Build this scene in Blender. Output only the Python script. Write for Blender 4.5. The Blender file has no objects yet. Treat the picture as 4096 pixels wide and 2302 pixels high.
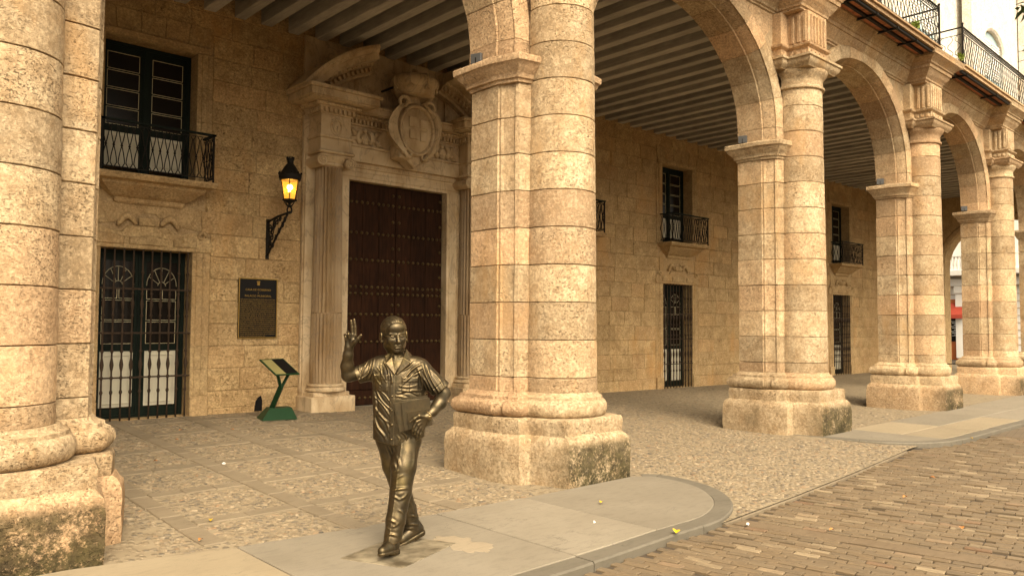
import bpy, math, random
import numpy as np
from mathutils import Vector, Matrix, Euler
R = math.radians
rnd = random.Random(7)
SC = bpy.context.scene
COL = SC.collection

# ------------------------------------------------------------------ camera
cam_data = bpy.data.cameras.new('camera')
cam = bpy.data.objects.new('camera', cam_data)
COL.objects.link(cam)
YAW, PITCH, ROLL = .8289, .0471, -.0056
fw = Vector((math.cos(YAW)*math.cos(PITCH), math.sin(YAW)*math.cos(PITCH), math.sin(PITCH)))
rt = Vector((math.sin(YAW), -math.cos(YAW), 0))
dn = fw.cross(rt)
rt2 = rt*math.cos(ROLL) + dn*math.sin(ROLL)
dn2 = dn*math.cos(ROLL) - rt*math.sin(ROLL)
cam.matrix_world = Matrix(((rt2.x, -dn2.x, -fw.x, 0), (rt2.y, -dn2.y, -fw.y, 0), (rt2.z, -dn2.z, -fw.z, 1.66), (0, 0, 0, 1)))
cam_data.sensor_width = 36
cam_data.lens = 36*3139.8/4096
cam_data.clip_end = 500
SC.camera = cam

# ------------------------------------------------------------------ sky, sun, exposure
SUN_EL, SUN_AZ = R(48), R(-112)      # azimuth of the direction towards the sun, from +X towards +Y
world = bpy.data.worlds.new('World')
SC.world = world
world.use_nodes = True
wt = world.node_tree
bg = wt.nodes['Background']
sky = wt.nodes.new('ShaderNodeTexSky')
sky.sky_type = 'NISHITA'
sky.sun_disc = False
sky.sun_elevation = SUN_EL
sky.sun_rotation = R(90) - SUN_AZ
sky.dust_density = 6.0
sky.air_density = 1.0
sky.ozone_density = 1.0
hs = wt.nodes.new('ShaderNodeHueSaturation')
hs.inputs['Saturation'].default_value = 0.25
wt.links.new(sky.outputs[0], hs.inputs['Color'])
wt.links.new(hs.outputs[0], bg.inputs['Color'])
bg.inputs['Strength'].default_value = 0.15
sd = bpy.data.lights.new('sun', 'SUN')
sd.energy = 0.7
sd.angle = R(45)
sd.color = (1, .93, .82)
sun = bpy.data.objects.new('sun', sd)
COL.objects.link(sun)
sdir = Vector((math.cos(SUN_AZ)*math.cos(SUN_EL), math.sin(SUN_AZ)*math.cos(SUN_EL), math.sin(SUN_EL)))
sun.rotation_euler = sdir.to_track_quat('Z', 'Y').to_euler()
sun.location = (10, -10, 20)
vs = SC.view_settings
vs.view_transform = 'Standard'
vs.look = 'None'
vs.gamma = 1
vs.exposure = 1.45
vs.use_curve_mapping = False
vs.use_white_balance = True
vs.white_balance_temperature = 8500
vs.white_balance_tint = 8
SC.cycles.use_denoising = True
SC.cycles.max_bounces = 10
SC.cycles.diffuse_bounces = 6
SC.cycles.caustics_reflective = False
SC.cycles.caustics_refractive = False

# ------------------------------------------------------------------ helpers
def link(o, parent=None):
    COL.objects.link(o)
    if parent is not None:
        o.parent = parent
    return o

def tag(o, label=None, cat=None, group=None, kind=None):
    if label: o['label'] = label
    if cat: o['category'] = cat
    if group: o['group'] = group
    if kind: o['kind'] = kind
    return o

def empty(name, loc, rz=0, label=None, cat=None, group=None, parent=None):
    o = bpy.data.objects.new(name, None)
    o.location = loc
    o.rotation_euler = (0, 0, rz)
    o.empty_display_size = .1
    link(o, parent)
    return tag(o, label, cat, group)

def rotz(p, a):
    c, s = math.cos(a), math.sin(a)
    return (p[0]*c - p[1]*s, p[0]*s + p[1]*c)

class MB:
    """collects shapes into one mesh"""
    def __init__(s):
        s.v = []; s.f = []
    def add(s, vs, fs):
        o = len(s.v)
        s.v += [tuple(p) for p in vs]
        s.f += [tuple(i + o for i in f) for f in fs]
    def box(s, x0, x1, y0, y1, z0, z1, b=0):
        if b <= 0:
            s.add([(x0,y0,z0),(x1,y0,z0),(x1,y1,z0),(x0,y1,z0),(x0,y0,z1),(x1,y0,z1),(x1,y1,z1),(x0,y1,z1)],
                  [(3,2,1,0),(4,5,6,7),(0,1,5,4),(1,2,6,5),(2,3,7,6),(3,0,4,7)])
        else:
            s.prism([(x0+b,y0),(x1-b,y0),(x1,y0+b),(x1,y1-b),(x1-b,y1),(x0+b,y1),(x0,y1-b),(x0,y0+b)], z0, z1, b)
    def prism(s, poly, z0, z1, b=0, cap=True):
        """polygon (CCW) extruded in z, top and bottom edges chamfered by b"""
        n = len(poly)
        if b > 0:
            ins = inset(poly, b)
            rings = [(ins, z0), (poly, z0+b), (poly, z1-b), (ins, z1)]
        else:
            rings = [(poly, z0), (poly, z1)]
        vs = [(p[0], p[1], z) for pl, z in rings for p in pl]
        fs = []
        for k in range(len(rings)-1):
            for i in range(n):
                j = (i+1) % n
                fs.append((k*n+i, k*n+j, (k+1)*n+j, (k+1)*n+i))
        if cap:
            fs.append(tuple(range(n-1, -1, -1)))
            fs.append(tuple(range((len(rings)-1)*n, len(rings)*n)))
        s.add(vs, fs)
    def lathe(s, prof, n=24, c=(0, 0, 0), a0=0, a1=2*math.pi, sx=1, sy=1):
        full = abs(a1 - a0 - 2*math.pi) < 1e-6
        m = n if full else n+1
        vs = []
        for r, z in prof:
            for i in range(m):
                a = a0 + (a1-a0)*i/n
                vs.append((c[0]+sx*r*math.cos(a), c[1]+sy*r*math.sin(a), c[2]+z))
        fs = []
        for k in range(len(prof)-1):
            for i in range(n):
                j = (i+1) % m
                fs.append((k*m+i, k*m+j, (k+1)*m+j, (k+1)*m+i))
        if full:
            fs.append(tuple(range(m-1, -1, -1)))
            fs.append(tuple(range((len(prof)-1)*m, len(prof)*m)))
        s.add(vs, fs)
    def tube(s, pts, r, n=8, closed=False):
        pts = [Vector(p) for p in pts]
        rs = r if isinstance(r, (list, tuple)) else [r]*len(pts)
        N = len(pts)
        vs = []; up = None
        for i, p in enumerate(pts):
            if closed: t = pts[(i+1) % N] - pts[i-1]
            else: t = pts[min(i+1, N-1)] - pts[max(i-1, 0)]
            t.normalize()
            if up is None:
                up = Vector((0, 0, 1)) if abs(t.z) < .9 else Vector((1, 0, 0))
            a = t.cross(up)
            if a.length < 1e-5: a = t.cross(Vector((0, 1, 0)))
            a.normalize()
            b = a.cross(t); up = b
            for k in range(n):
                th = 2*math.pi*k/n
                vs.append(tuple(p + (a*math.cos(th) + b*math.sin(th))*rs[i]))
        fs = []
        for i in range(N if closed else N-1):
            j = (i+1) % N
            for k in range(n):
                l = (k+1) % n
                fs.append((i*n+k, i*n+l, j*n+l, j*n+k))
        if not closed:
            fs.append(tuple(range(n-1, -1, -1)))
            fs.append(tuple(range((N-1)*n, N*n)))
        s.add(vs, fs)
    def ball(s, c, r, n=10, m=7):
        rx, ry, rz = r if isinstance(r, (list, tuple)) else (r, r, r)
        vs = [(c[0], c[1], c[2]-rz)]
        for j in range(1, m):
            ph = math.pi*j/m
            for i in range(n):
                a = 2*math.pi*i/n
                vs.append((c[0]+rx*math.sin(ph)*math.cos(a), c[1]+ry*math.sin(ph)*math.sin(a), c[2]-rz*math.cos(ph)))
        vs.append((c[0], c[1], c[2]+rz))
        fs = [(0, 1+(i+1) % n, 1+i) for i in range(n)]
        for j in range(m-2):
            for i in range(n):
                k = (i+1) % n
                fs.append((1+j*n+i, 1+j*n+k, 1+(j+1)*n+k, 1+(j+1)*n+i))
        t = len(vs)-1
        fs += [(1+(m-2)*n+i, 1+(m-2)*n+(i+1) % n, t) for i in range(n)]
        s.add(vs, fs)
    def sweep(s, prof, path, closed_prof=True, cap=True):
        """prof: function k -> list of 3D points at station k; path: count of stations"""
        rings = [prof(k) for k in range(path)]
        n = len(rings[0])
        vs = [p for r in rings for p in r]
        fs = []
        for k in range(path-1):
            for i in range(n if closed_prof else n-1):
                j = (i+1) % n
                fs.append((k*n+i, k*n+j, (k+1)*n+j, (k+1)*n+i))
        if cap and closed_prof:
            fs.append(tuple(range(n-1, -1, -1)))
            fs.append(tuple(range((path-1)*n, path*n)))
        s.add(vs, fs)
    def xf(s, fn):
        s.v = [tuple(fn(p)) for p in s.v]
        return s
    def mesh(s, name, mat, smooth=False, fix=True, auto=None):
        me = bpy.data.meshes.new(name)
        me.from_pydata(s.v, [], s.f)
        if fix:
            import bmesh
            bm = bmesh.new(); bm.from_mesh(me)
            bmesh.ops.recalc_face_normals(bm, faces=bm.faces)
            bm.to_mesh(me); bm.free()
        if smooth or auto:
            me.polygons.foreach_set('use_smooth', [True]*len(me.polygons))
            if auto:
                me.set_sharp_from_angle(angle=R(auto))
        if mat: me.materials.append(mat)
        me.update()
        return me
    def obj(s, name, mat, parent=None, smooth=False, auto=None, loc=None, fix=True):
        o = bpy.data.objects.new(name, s.mesh(name, mat, smooth, fix, auto))
        if loc: o.location = loc
        return link(o, parent)

def inset(poly, b):
    n = len(poly); out = []
    for i in range(n):
        p0, p1, p2 = Vector(poly[i-1]), Vector(poly[i]), Vector(poly[(i+1) % n])
        d1 = (p1-p0); d2 = (p2-p1)
        if d1.length < 1e-9 or d2.length < 1e-9:
            out.append(tuple(p1)); continue
        d1.normalize(); d2.normalize()
        n1 = Vector((-d1.y, d1.x)); n2 = Vector((-d2.y, d2.x))
        m = n1+n2
        k = b/max(.35, (1+n1.dot(n2)))
        out.append(tuple(p1 + m*k))
    return out

def mk(name, me, parent=None, loc=(0, 0, 0), rot=(0, 0, 0), scale=None):
    o = bpy.data.objects.new(name, me)
    o.location = loc; o.rotation_euler = rot
    if scale: o.scale = scale
    return link(o, parent)

def copy_tree(o, parent=None):
    c = o.copy(); COL.objects.link(c)
    if parent is not None: c.parent = parent
    for ch in list(o.children): copy_tree(ch, c)
    return c

# ------------------------------------------------------------------ materials
class NT:
    def __init__(s, name):
        s.m = bpy.data.materials.new(name); s.m.use_nodes = True
        s.t = s.m.node_tree
        s.b = s.t.nodes['Principled BSDF']
        s.geo = None
    def n(s, typ, out=0, props=None, **inp):
        nd = s.t.nodes.new('ShaderNode' + typ)
        for k, v in (props or {}).items(): setattr(nd, k, v)
        for k, v in inp.items():
            key = int(k[1:]) if k[0] == '_' and k[1:].isdigit() else k.replace('_', ' ')
            s.set(nd.inputs[key], v)
        return nd.outputs[out]
    def set(s, sock, v):
        if isinstance(v, bpy.types.NodeSocket): s.t.links.new(v, sock)
        else:
            if hasattr(sock.default_value, '__len__') and not hasattr(v, '__len__'): v = (v, v, v)
            if hasattr(v, '__len__') and len(v) == 3 and len(sock.default_value) == 4: v = tuple(v) + (1,)
            sock.default_value = v
    def pos(s, scale=(1, 1, 1)):
        if s.geo is None: s.geo = s.n('NewGeometry')
        if scale == (1, 1, 1): return s.geo
        return s.n('VectorMath', props={'operation': 'MULTIPLY'}, _0=s.geo, _1=scale)
    def nrm(s):
        s.pos()
        return s.geo.node.outputs['Normal']
    def noise(s, scale, detail=4, rough=.55, vec=None, dist=0):
        return s.n('TexNoise', Vector=vec if vec is not None else s.pos(), Scale=scale, Detail=detail, Roughness=rough, Distortion=dist)
    def ramp(s, fac, *stops, interp='LINEAR'):
        nd = s.t.nodes.new('ShaderNodeValToRGB')
        cr = nd.color_ramp; cr.interpolation = interp
        while len(cr.elements) < len(stops): cr.elements.new(.5)
        for e, (p, c) in zip(cr.elements, stops):
            e.position = p
            e.color = (c, c, c, 1) if not hasattr(c, '__len__') else tuple(c) + (1,)
        s.set(nd.inputs[0], fac)
        return nd.outputs[0]
    def mix(s, fac, a, b, mode='MIX'):
        nd = s.t.nodes.new('ShaderNodeMix'); nd.data_type = 'RGBA'; nd.blend_type = mode
        nd.clamp_factor = True
        s.set(nd.inputs[0], fac); s.set(nd.inputs[6], a); s.set(nd.inputs[7], b)
        return nd.outputs[2]
    def math(s, op, a, b=0., c=None, clamp=False):
        nd = s.t.nodes.new('ShaderNodeMath'); nd.operation = op; nd.use_clamp = clamp
        s.set(nd.inputs[0], a); s.set(nd.inputs[1], b)
        if c is not None: s.set(nd.inputs[2], c)
        return nd.outputs[0]
    def rand(s):
        return s.n('ObjectInfo', out=5)
    def island(s):
        return s.t.nodes.new('ShaderNodeNewGeometry').outputs['Random Per Island']
    def bump(s, h, strength=.4, dist=.02, normal=None):
        nd = s.t.nodes.new('ShaderNodeBump')
        nd.inputs['Strength'].default_value = strength; nd.inputs['Distance'].default_value = dist
        s.set(nd.inputs['Height'], h)
        if normal is not None: s.set(nd.inputs['Normal'], normal)
        return nd.outputs[0]
    def out(s, color=None, rough=.8, metal=0, normal=None, spec=None):
        if color is not None: s.set(s.b.inputs['Base Color'], color)
        s.set(s.b.inputs['Roughness'], rough)
        s.set(s.b.inputs['Metallic'], metal)
        if normal is not None: s.set(s.b.inputs['Normal'], normal)
        if spec is not None: s.set(s.b.inputs['Specular IOR Level'], spec)
        return s.m

def m_stone(name, c1, c2, c3, pit=(.085, .055, .03), pits=1.0, moss=False, var=.46, scale=1.0, bump=1.0, plow=.14):
    t = NT(name)
    big = t.noise(.9*scale, 3, .6)
    mid = t.noise(4.2*scale, 6, .7)
    col = t.mix(t.ramp(big, (.35, 0), (.65, 1)), c1, c2)
    col = t.mix(t.ramp(mid, (.42, 0), (.64, .95)), col, tuple(x*.88 for x in c3))
    col = t.mix(t.ramp(t.noise(12*scale, 5, .72), (.50, 0), (.68, .6)), col, tuple(x*.62 for x in c3))
    r = t.rand()
    col = t.mix(t.math('MULTIPLY', t.ramp(r, (.5, 0), (1, 1)), var*1.5), col, (c1[0]*.98, c1[1]*.80, c1[2]*.74))
    v = t.math('MULTIPLY_ADD', t.math('FRACT', t.math('MULTIPLY', r, 7.31)), var*1.05, 1-var*.6)
    col = t.n('VectorMath', props={'operation': 'SCALE'}, _0=col, Scale=v)
    # coral pits: flattened holes of two sizes, gathered in patches that differ from stone to stone
    pn = t.noise(29*scale, 5, .64, t.pos((1, 1, 1.8)), .5)
    pn2 = t.noise(60*scale, 3, .6, t.pos((1, 1, 1.5)), .4)
    off = t.n('VectorMath', props={'operation': 'ADD'}, _0=t.pos(), _1=t.n('CombineXYZ', X=t.math('MULTIPLY', r, 9.), Y=t.math('MULTIPLY', r, 5.), Z=0.))
    patch = t.ramp(t.noise(2.6*scale, 4, .65, off), (.40, plow), (.56, 1))
    patch = t.math('MULTIPLY', patch, t.ramp(t.math('FRACT', t.math('MULTIPLY', r, 3.7)), (0, .25), (.5, .7), (1, 1)))
    pm = t.math('MULTIPLY', t.ramp(pn, (.60, 0), (.65, 1)), patch)
    pm2 = t.math('MULTIPLY', t.ramp(pn2, (.60, 0), (.65, .9)), patch)
    pm = t.math('MULTIPLY', t.math('MAXIMUM', pm, pm2), pits, clamp=True)
    grain = t.noise(30*scale, 7, .72, None, .5)
    col = t.mix(t.ramp(grain, (.36, .62), (.55, 0)), col, tuple(x*.42 for x in c1))
    col = t.mix(t.ramp(grain, (.52, 0), (.68, .42)), col, tuple(min(.88, x*1.25) for x in c2))
    stain = t.ramp(t.noise(1.5*scale, 5, .62, t.pos((1, 1, .45))), (.56, 0), (.70, .55))
    col = t.mix(stain, col, (c1[0]*.92, c1[1]*.74, c1[2]*.55))
    col = t.mix(t.math('MULTIPLY', pm, .8), col, pit)
    if moss:
        nz = t.n('SeparateXYZ', Vector=t.nrm())
        ny = nz.node.outputs[1]
        oc = t.n('SeparateXYZ', out=1, Vector=t.n('TexCoord', out=3))
        face = t.math('MULTIPLY', t.ramp(t.math('ADD', oc, t.math('MULTIPLY', t.noise(7, 4, .7), .25)), (.12, 1), (.42, .0)), t.ramp(t.math('MULTIPLY', ny, -1), (.2, .6), (.8, 1)))
        rest = t.math('MULTIPLY', t.ramp(t.noise(1.7, 4, .6), (.52, 0), (.66, .55)), .6)
        front = t.math('MAXIMUM', face, rest)
        mn = t.noise(3.0, 5, .7)
        mf = t.noise(34, 7, .8)
        zz = t.n('SeparateXYZ', out=2, Vector=t.pos())
        low = t.ramp(t.math('ADD', zz, t.math('MULTIPLY', mn, .12)), (.02, 1), (.44, .85), (.53, .1), (.58, 0.0))
        msk = t.math('MULTIPLY', t.ramp(t.math('ADD', t.math('MULTIPLY', mn, .45), t.math('MULTIPLY', mf, .62)), (.42, 0), (.53, 1)), t.math('MULTIPLY', front, low))
        mcol = t.mix(t.ramp(t.noise(9, 5, .7), (.35, 0), (.65, 1)), (.012, .012, .007), (.055, .048, .020))
        col = t.mix(t.math('MULTIPLY', msk, .97), col, mcol)
    h = t.math('SUBTRACT', t.math('MULTIPLY', t.noise(20*scale, 7, .75), .7), pm)
    return t.out(col, .95, 0, t.bump(h, bump, .022), spec=.12)

MAT = {}
MAT['stone'] = m_stone('coral_limestone', (.50, .365, .225), (.57, .44, .29), (.41, .275, .155))
MAT['stone_moss'] = m_stone('coral_limestone_mossy_foot', (.50, .365, .225), (.57, .44, .29), (.41, .275, .155), moss=True)
MAT['wall'] = m_stone('weathered_wall_stone', (.55, .375, .195), (.62, .44, .245), (.44, .285, .14), pit=(.085, .05, .024), var=.20, pits=1.15, plow=.3)
MAT['trim'] = m_stone('worn_trim_stone', (.50, .345, .185), (.55, .395, .22), (.42, .28, .145), pits=.5, var=.15)
MAT['joint'] = m_stone('lime_mortar', (.46, .32, .175), (.50, .355, .205), (.40, .27, .15), pits=.3, var=.0)
MAT['upper'] = m_stone('pale_upper_wall', (.74, .70, .62), (.78, .74, .66), (.7, .65, .56), pits=.12, var=.06)

def m_marble(stained=0.):
    t = NT('weathered_marble' if not stained else 'brown_stained_marble')
    d = t.noise(2.2, 5, .6)
    w = t.n('TexNoise', Vector=t.pos((1, 1, .6)), Scale=1.7, Detail=8, Roughness=.6, Distortion=1.6)
    vein = t.ramp(w, (.475, 0), (.5, 1), (.525, 0))
    col = t.mix(t.ramp(d, (.3, 0), (.7, 1)), (.46, .33, .195), (.64, .505, .34))
    st = t.ramp(t.noise(1.4, 5, .65, t.pos((1, 1, .35))), (.5, 0), (.68, .75))
    col = t.mix(st, col, (.26, .145, .055))
    if stained: col = t.mix(t.ramp(t.noise(3, 5, .6, t.pos((1, 1, .2))), (.3, stained), (.7, stained*.6)), col, (.17, .095, .038))
    col = t.mix(t.math('MULTIPLY', vein, .4), col, (.13, .10, .075))
    col = t.mix(t.ramp(t.noise(60, 3, .6), (.55, 0), (.75, .3)), col, (.15, .1, .06))
    return t.out(col, t.ramp(d, (.3, .45), (.7, .65)), 0, t.bump(t.noise(35, 5, .65), .2, .006), spec=.3)
MAT['marble'] = m_marble()
MAT['marble2'] = m_marble(.8)

def m_wood(name, c1, c2, axis, rough=.6, sc=1.0, spec=.25):
    t = NT(name)
    st = {'x': (.12, 1, 1), 'y': (1, .12, 1), 'z': (1, 1, .12)}[axis]
    g = t.noise(26*sc, 5, .6, t.pos(st), .4)
    b = t.noise(2.2, 3, .5)
    col = t.mix(t.ramp(g, (.35, 0), (.68, 1)), c1, c2)
    v = t.math('MULTIPLY_ADD', t.rand(), .35, .8)
    col = t.n('VectorMath', props={'operation': 'SCALE'}, _0=col, Scale=v)
    col = t.mix(t.ramp(b, (.4, 0), (.75, .35)), col, tuple(x*.5 for x in c1))
    return t.out(col, rough, 0, t.bump(g, .25, .004), spec=spec)
MAT['beam'] = m_wood('grey_painted_beam', (.33, .305, .27), (.45, .42, .375), 'y', .8)
MAT['board'] = m_wood('dark_ceiling_board', (.075, .06, .045), (.11, .09, .065), 'x', .85)
MAT['door'] = m_wood('mahogany_door', (.018, .0075, .0042), (.042, .016, .0075), 'z', .7, 1.0, .08)
MAT['green'] = m_wood('black_green_paint', (.004, .008, .0055), (.006, .012, .008), 'z', .55, 1.0, .12)

def m_flat(name, c, rough=.6, metal=0, var=.0, nscale=8, amt=.25, bump=0, spec=None):
    t = NT(name)
    n = t.noise(nscale, 5, .6)
    col = t.mix(t.ramp(n, (.35, 0), (.7, amt)), c, tuple(x*.45 for x in c))
    if var:
        v = t.math('MULTIPLY_ADD', t.rand(), var, 1-var*.5)
        col = t.n('VectorMath', props={'operation': 'SCALE'}, _0=col, Scale=v)
    nm = t.bump(t.noise(nscale*6, 4, .6), bump, .004) if bump else None
    return t.out(col, rough, metal, nm, spec)
MAT['brass'] = m_flat('tarnished_brass', (.11, .072, .03), .5, .8, .3, 30, .6)
MAT['iron'] = m_flat('dark_wrought_iron', (.014, .011, .008), .6, .0, .2, 20, .4, .3, .15)
MAT['rust'] = m_flat('brown_painted_iron', (.045, .028, .018), .65, .0, .2, 20, .4, .3, .15)
MAT['cream'] = m_flat('cream_panel', (.62, .58, .46), .6, 0, .1, 4, .25)
MAT['putty'] = m_flat('cream_putty_line', (.66, .58, .38), .7)
MAT['glassdark'] = m_flat('dark_window_glass', (.012, .009, .007), .2, 0, .2, 3, .3, 0, .2)
MAT['black'] = m_flat('black_plaque', (.007, .006, .006), .5, 0, 0, 12, .3, 0, .15)
MAT['gold'] = m_flat('gilt_metal', (.36, .22, .06), .4, .8, 0, 30, .4)
MAT['greenpaint'] = m_flat('dark_green_steel', (.008, .038, .014), .5, 0, 0, 10, .35, 0, .2)
MAT['panelpale'] = m_flat('pale_yellow_print', (.24, .205, .085), .5)
MAT['slate'] = None
MAT['leaf_y'] = m_flat('yellow_leaf', (.62, .38, .02), .6, 0, .3)
MAT['leaf_o'] = m_flat('orange_leaf', (.42, .16, .04), .7, 0, .4)
MAT['paper'] = m_flat('white_litter', (.75, .73, .70), .7)
MAT['steelgrey'] = m_flat('grey_steel', (.10, .10, .10), .4, .5)
MAT['white'] = m_flat('white_plaster', (.80, .77, .72), .85, 0, .04, 2, .12)
MAT['awning'] = m_flat('red_awning', (.42, .055, .03), .8)
MAT['shopdoor'] = m_flat('orange_shop_door', (.50, .13, .03), .6)
MAT['blue'] = m_flat('pale_blue_shutter', (.34, .46, .48), .7)
MAT['brick'] = m_flat('terracotta_soffit', (.42, .15, .07), .9, 0, .4, 9, .6, .4)
MAT['chrome'] = MAT['steelgrey']

def m_slab(name, c1, c2, patch=None):
    t = NT(name)
    a = t.noise(1.6, 5, .6)
    b = t.noise(14, 5, .65, t.pos((.5, 1.4, 1)))
    col = t.mix(t.ramp(a, (.3, 0), (.7, 1)), c1, c2)
    col = t.mix(t.ramp(b, (.5, 0), (.75, .4)), col, tuple(x*.55 for x in c1))
    v = t.math('MULTIPLY_ADD', t.rand(), .16, .92)
    col = t.n('VectorMath', props={'operation': 'SCALE'}, _0=col, Scale=v)
    col = t.mix(t.ramp(t.noise(120, 2, .5), (.62, 0), (.72, .35)), col, tuple(x*.4 for x in c1))
    if patch:
        pm = t.ramp(t.noise(.9, 4, .6, t.pos((1, 1, 1))), (.57, 0), (.6, 1))
        col = t.mix(pm, col, patch)
    ck = t.n('TexNoise', Vector=t.pos((1, 2.2, 1)), Scale=1.1, Detail=7, Roughness=.6, Distortion=.6)
    crack = t.ramp(ck, (.496, 0), (.5, 1), (.504, 0))
    cm = t.math('MULTIPLY', crack, t.ramp(t.noise(.8, 2), (.52, 0), (.6, .65)))
    col = t.mix(cm, col, tuple(x*.3 for x in c1))
    h = t.math('SUBTRACT', t.math('ADD', t.math('MULTIPLY', b, .4), t.math('MULTIPLY', a, .8)), cm)
    return t.out(col, .72, 0, t.bump(h, .35, .012), spec=.3)
MAT['slab'] = m_slab('grey_slab', (.18, .153, .115), (.218, .188, .144))
MAT['slab2'] = m_slab('sandy_slab', (.235, .188, .126), (.27, .218, .148))
MAT['kerb'] = m_slab('dark_kerb', (.115, .10, .076), (.145, .126, .097))
MAT['strip'] = m_slab('worn_strip', (.165, .128, .086), (.205, .162, .11))
MAT['band'] = m_slab('brown_band', (.125, .088, .054), (.15, .108, .068))
MAT['patch'] = m_slab('mortar_patch', (.235, .19, .132), (.26, .21, .148))

def m_pebble(light=1.):
    t = NT('river_pebbles' if light == 1 else 'pale_river_pebbles')
    i = t.island()
    col = t.ramp(i, (0, (.20, .148, .094)), (.28, (.26, .20, .13)), (.45, (.095, .081, .066)), (.6, (.21, .158, .10)), (.76, (.055, .05, .045)), (.86, (.33, .26, .175)), (1, (.21, .125, .07)))
    n = t.noise(30, 4, .6)
    col = t.mix(t.ramp(t.noise(9, 5, .7), (.40, .08), (.68, .8)), col, (.175, .136, .09))
    if light != 1: col = t.n('VectorMath', props={'operation': 'SCALE'}, _0=t.mix(.55, col, (.27, .215, .145)), Scale=light)
    return t.out(col, .6, 0, t.bump(n, .2, .004), spec=.3)
MAT['pebble'] = m_pebble()
MAT['pebble2'] = m_pebble(1.12)

def m_mortar(light=1.):
    t = NT('pebble_mortar' if light == 1 else 'pale_pebble_mortar')
    n = t.noise(5, 6, .65)
    v = t.n('TexVoronoi', out=0, Vector=t.pos((1.3, .9, 1)), Scale=15)
    vc = t.n('TexVoronoi', out=1, Vector=t.pos((1.3, .9, 1)), Scale=15)
    peb = t.ramp(v, (.25, 1), (.5, 0))
    vr = t.n('SeparateColor', Color=vc)
    pc = t.ramp(vr, (0, (.18, .14, .092)), (.4, (.25, .20, .135)), (.65, (.085, .075, .062)), (1, (.20, .145, .09)))
    col = t.mix(t.ramp(n, (.3, 0), (.7, 1)), (.195, .152, .10), (.25, .20, .135))
    far = t.n('SeparateXYZ', out=0, Vector=t.pos())
    col = t.mix(t.math('MULTIPLY', peb, .8), col, pc)
    h = t.math('ADD', peb, t.math('MULTIPLY', n, .4))
    if light != 1: col = t.n('VectorMath', props={'operation': 'SCALE'}, _0=col, Scale=light)
    return t.out(col, .85, 0, t.bump(h, .6, .02), spec=.2)
MAT['mortar'] = m_mortar()
MAT['mortar2'] = m_mortar(1.15)

def m_block():
    t = NT('worn_wood_block')
    i = t.math('FRACT', t.math('ADD', t.island(), t.math('MULTIPLY', t.rand(), 13.7)))
    col = t.ramp(i, (0, (.145, .10, .058)), (.35, (.16, .113, .068)), (.6, (.125, .09, .056)), (.88, (.175, .127, .078)), (.96, (.27, .205, .13)), (1, (.15, .085, .048)))
    n = t.noise(40, 5, .65, t.pos((1, .3, 1)))
    col = t.mix(t.ramp(n, (.4, 0), (.72, .5)), col, (.085, .068, .048))
    return t.out(col, .7, 0, t.bump(n, .35, .006), spec=.3)
MAT['block'] = m_block()
MAT['street'] = m_flat('street_bedding', (.060, .042, .026), .95, 0, 0, 14, .5, .6)

def m_farblock():
    t = NT('far_wood_paving')
    v = t.n('VectorRotate', props={'rotation_type': 'Z_AXIS'}, Vector=t.pos(), Angle=R(80))
    b = t.t.nodes.new('ShaderNodeTexBrick')
    t.set(b.inputs['Vector'], v)
    b.inputs['Scale'].default_value = 1
    b.inputs['Brick Width'].default_value = .19; b.inputs['Row Height'].default_value = .088
    b.inputs['Mortar Size'].default_value = .006
    t.set(b.inputs['Color1'], (.105, .075, .046)); t.set(b.inputs['Color2'], (.145, .105, .065)); t.set(b.inputs['Mortar'], (.05, .036, .022))
    col = t.mix(t.ramp(t.noise(1.3, 4), (.4, 0), (.7, .35)), b.outputs[0], (.17, .125, .08))
    return t.out(col, .75, 0, t.bump(b.outputs[1], .4, .006))
MAT['farblock'] = m_farblock()

def m_bronze(name, wear=.65, wrinkle=0.):
    t = NT(name)
    n = t.noise(5, 5, .65)
    n2 = t.noise(22, 5, .65)
    col = t.mix(t.ramp(n, (.35, 0), (.65, 1)), (.066, .052, .035), (.112, .082, .045))
    col = t.mix(t.ramp(n2, (.48, 0), (.72, .7)), col, (.030, .030, .018))
    col = t.mix(t.ramp(t.noise(3.1, 4, .6), (.55, 0), (.7, .5)), col, (.14, .10, .032))
    rough = t.ramp(n2, (.3, .31), (.7, .5))
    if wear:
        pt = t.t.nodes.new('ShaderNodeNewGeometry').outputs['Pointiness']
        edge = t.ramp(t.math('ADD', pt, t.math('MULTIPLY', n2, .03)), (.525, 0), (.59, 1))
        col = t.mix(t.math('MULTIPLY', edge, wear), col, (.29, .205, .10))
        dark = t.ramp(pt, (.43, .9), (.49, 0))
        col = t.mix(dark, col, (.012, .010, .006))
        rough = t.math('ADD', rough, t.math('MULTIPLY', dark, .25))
    nm = t.bump(t.noise(80, 4, .6), .07, .002)
    if wrinkle:
        w = t.noise(13, 5, .55, t.pos((1, 1, .7)), 1.4)
        nm = t.bump(t.ramp(w, (.38, 0), (.5, 1), (.62, 0)), wrinkle, .006, nm)
    return t.out(col, rough, .9, nm)
MAT['bronze'] = m_bronze('patinated_bronze')
MAT['bronze_cloth'] = m_bronze('patinated_bronze_cloth', .7, .13)
MAT['bronze_trouser'] = m_bronze('patinated_bronze_trouser', .7, .04)
MAT['bronze_flat'] = m_bronze('dark_bronze_folder', 0)
MAT['putty_dim'] = m_flat('faded_putty', (.34, .30, .20), .7)
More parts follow.
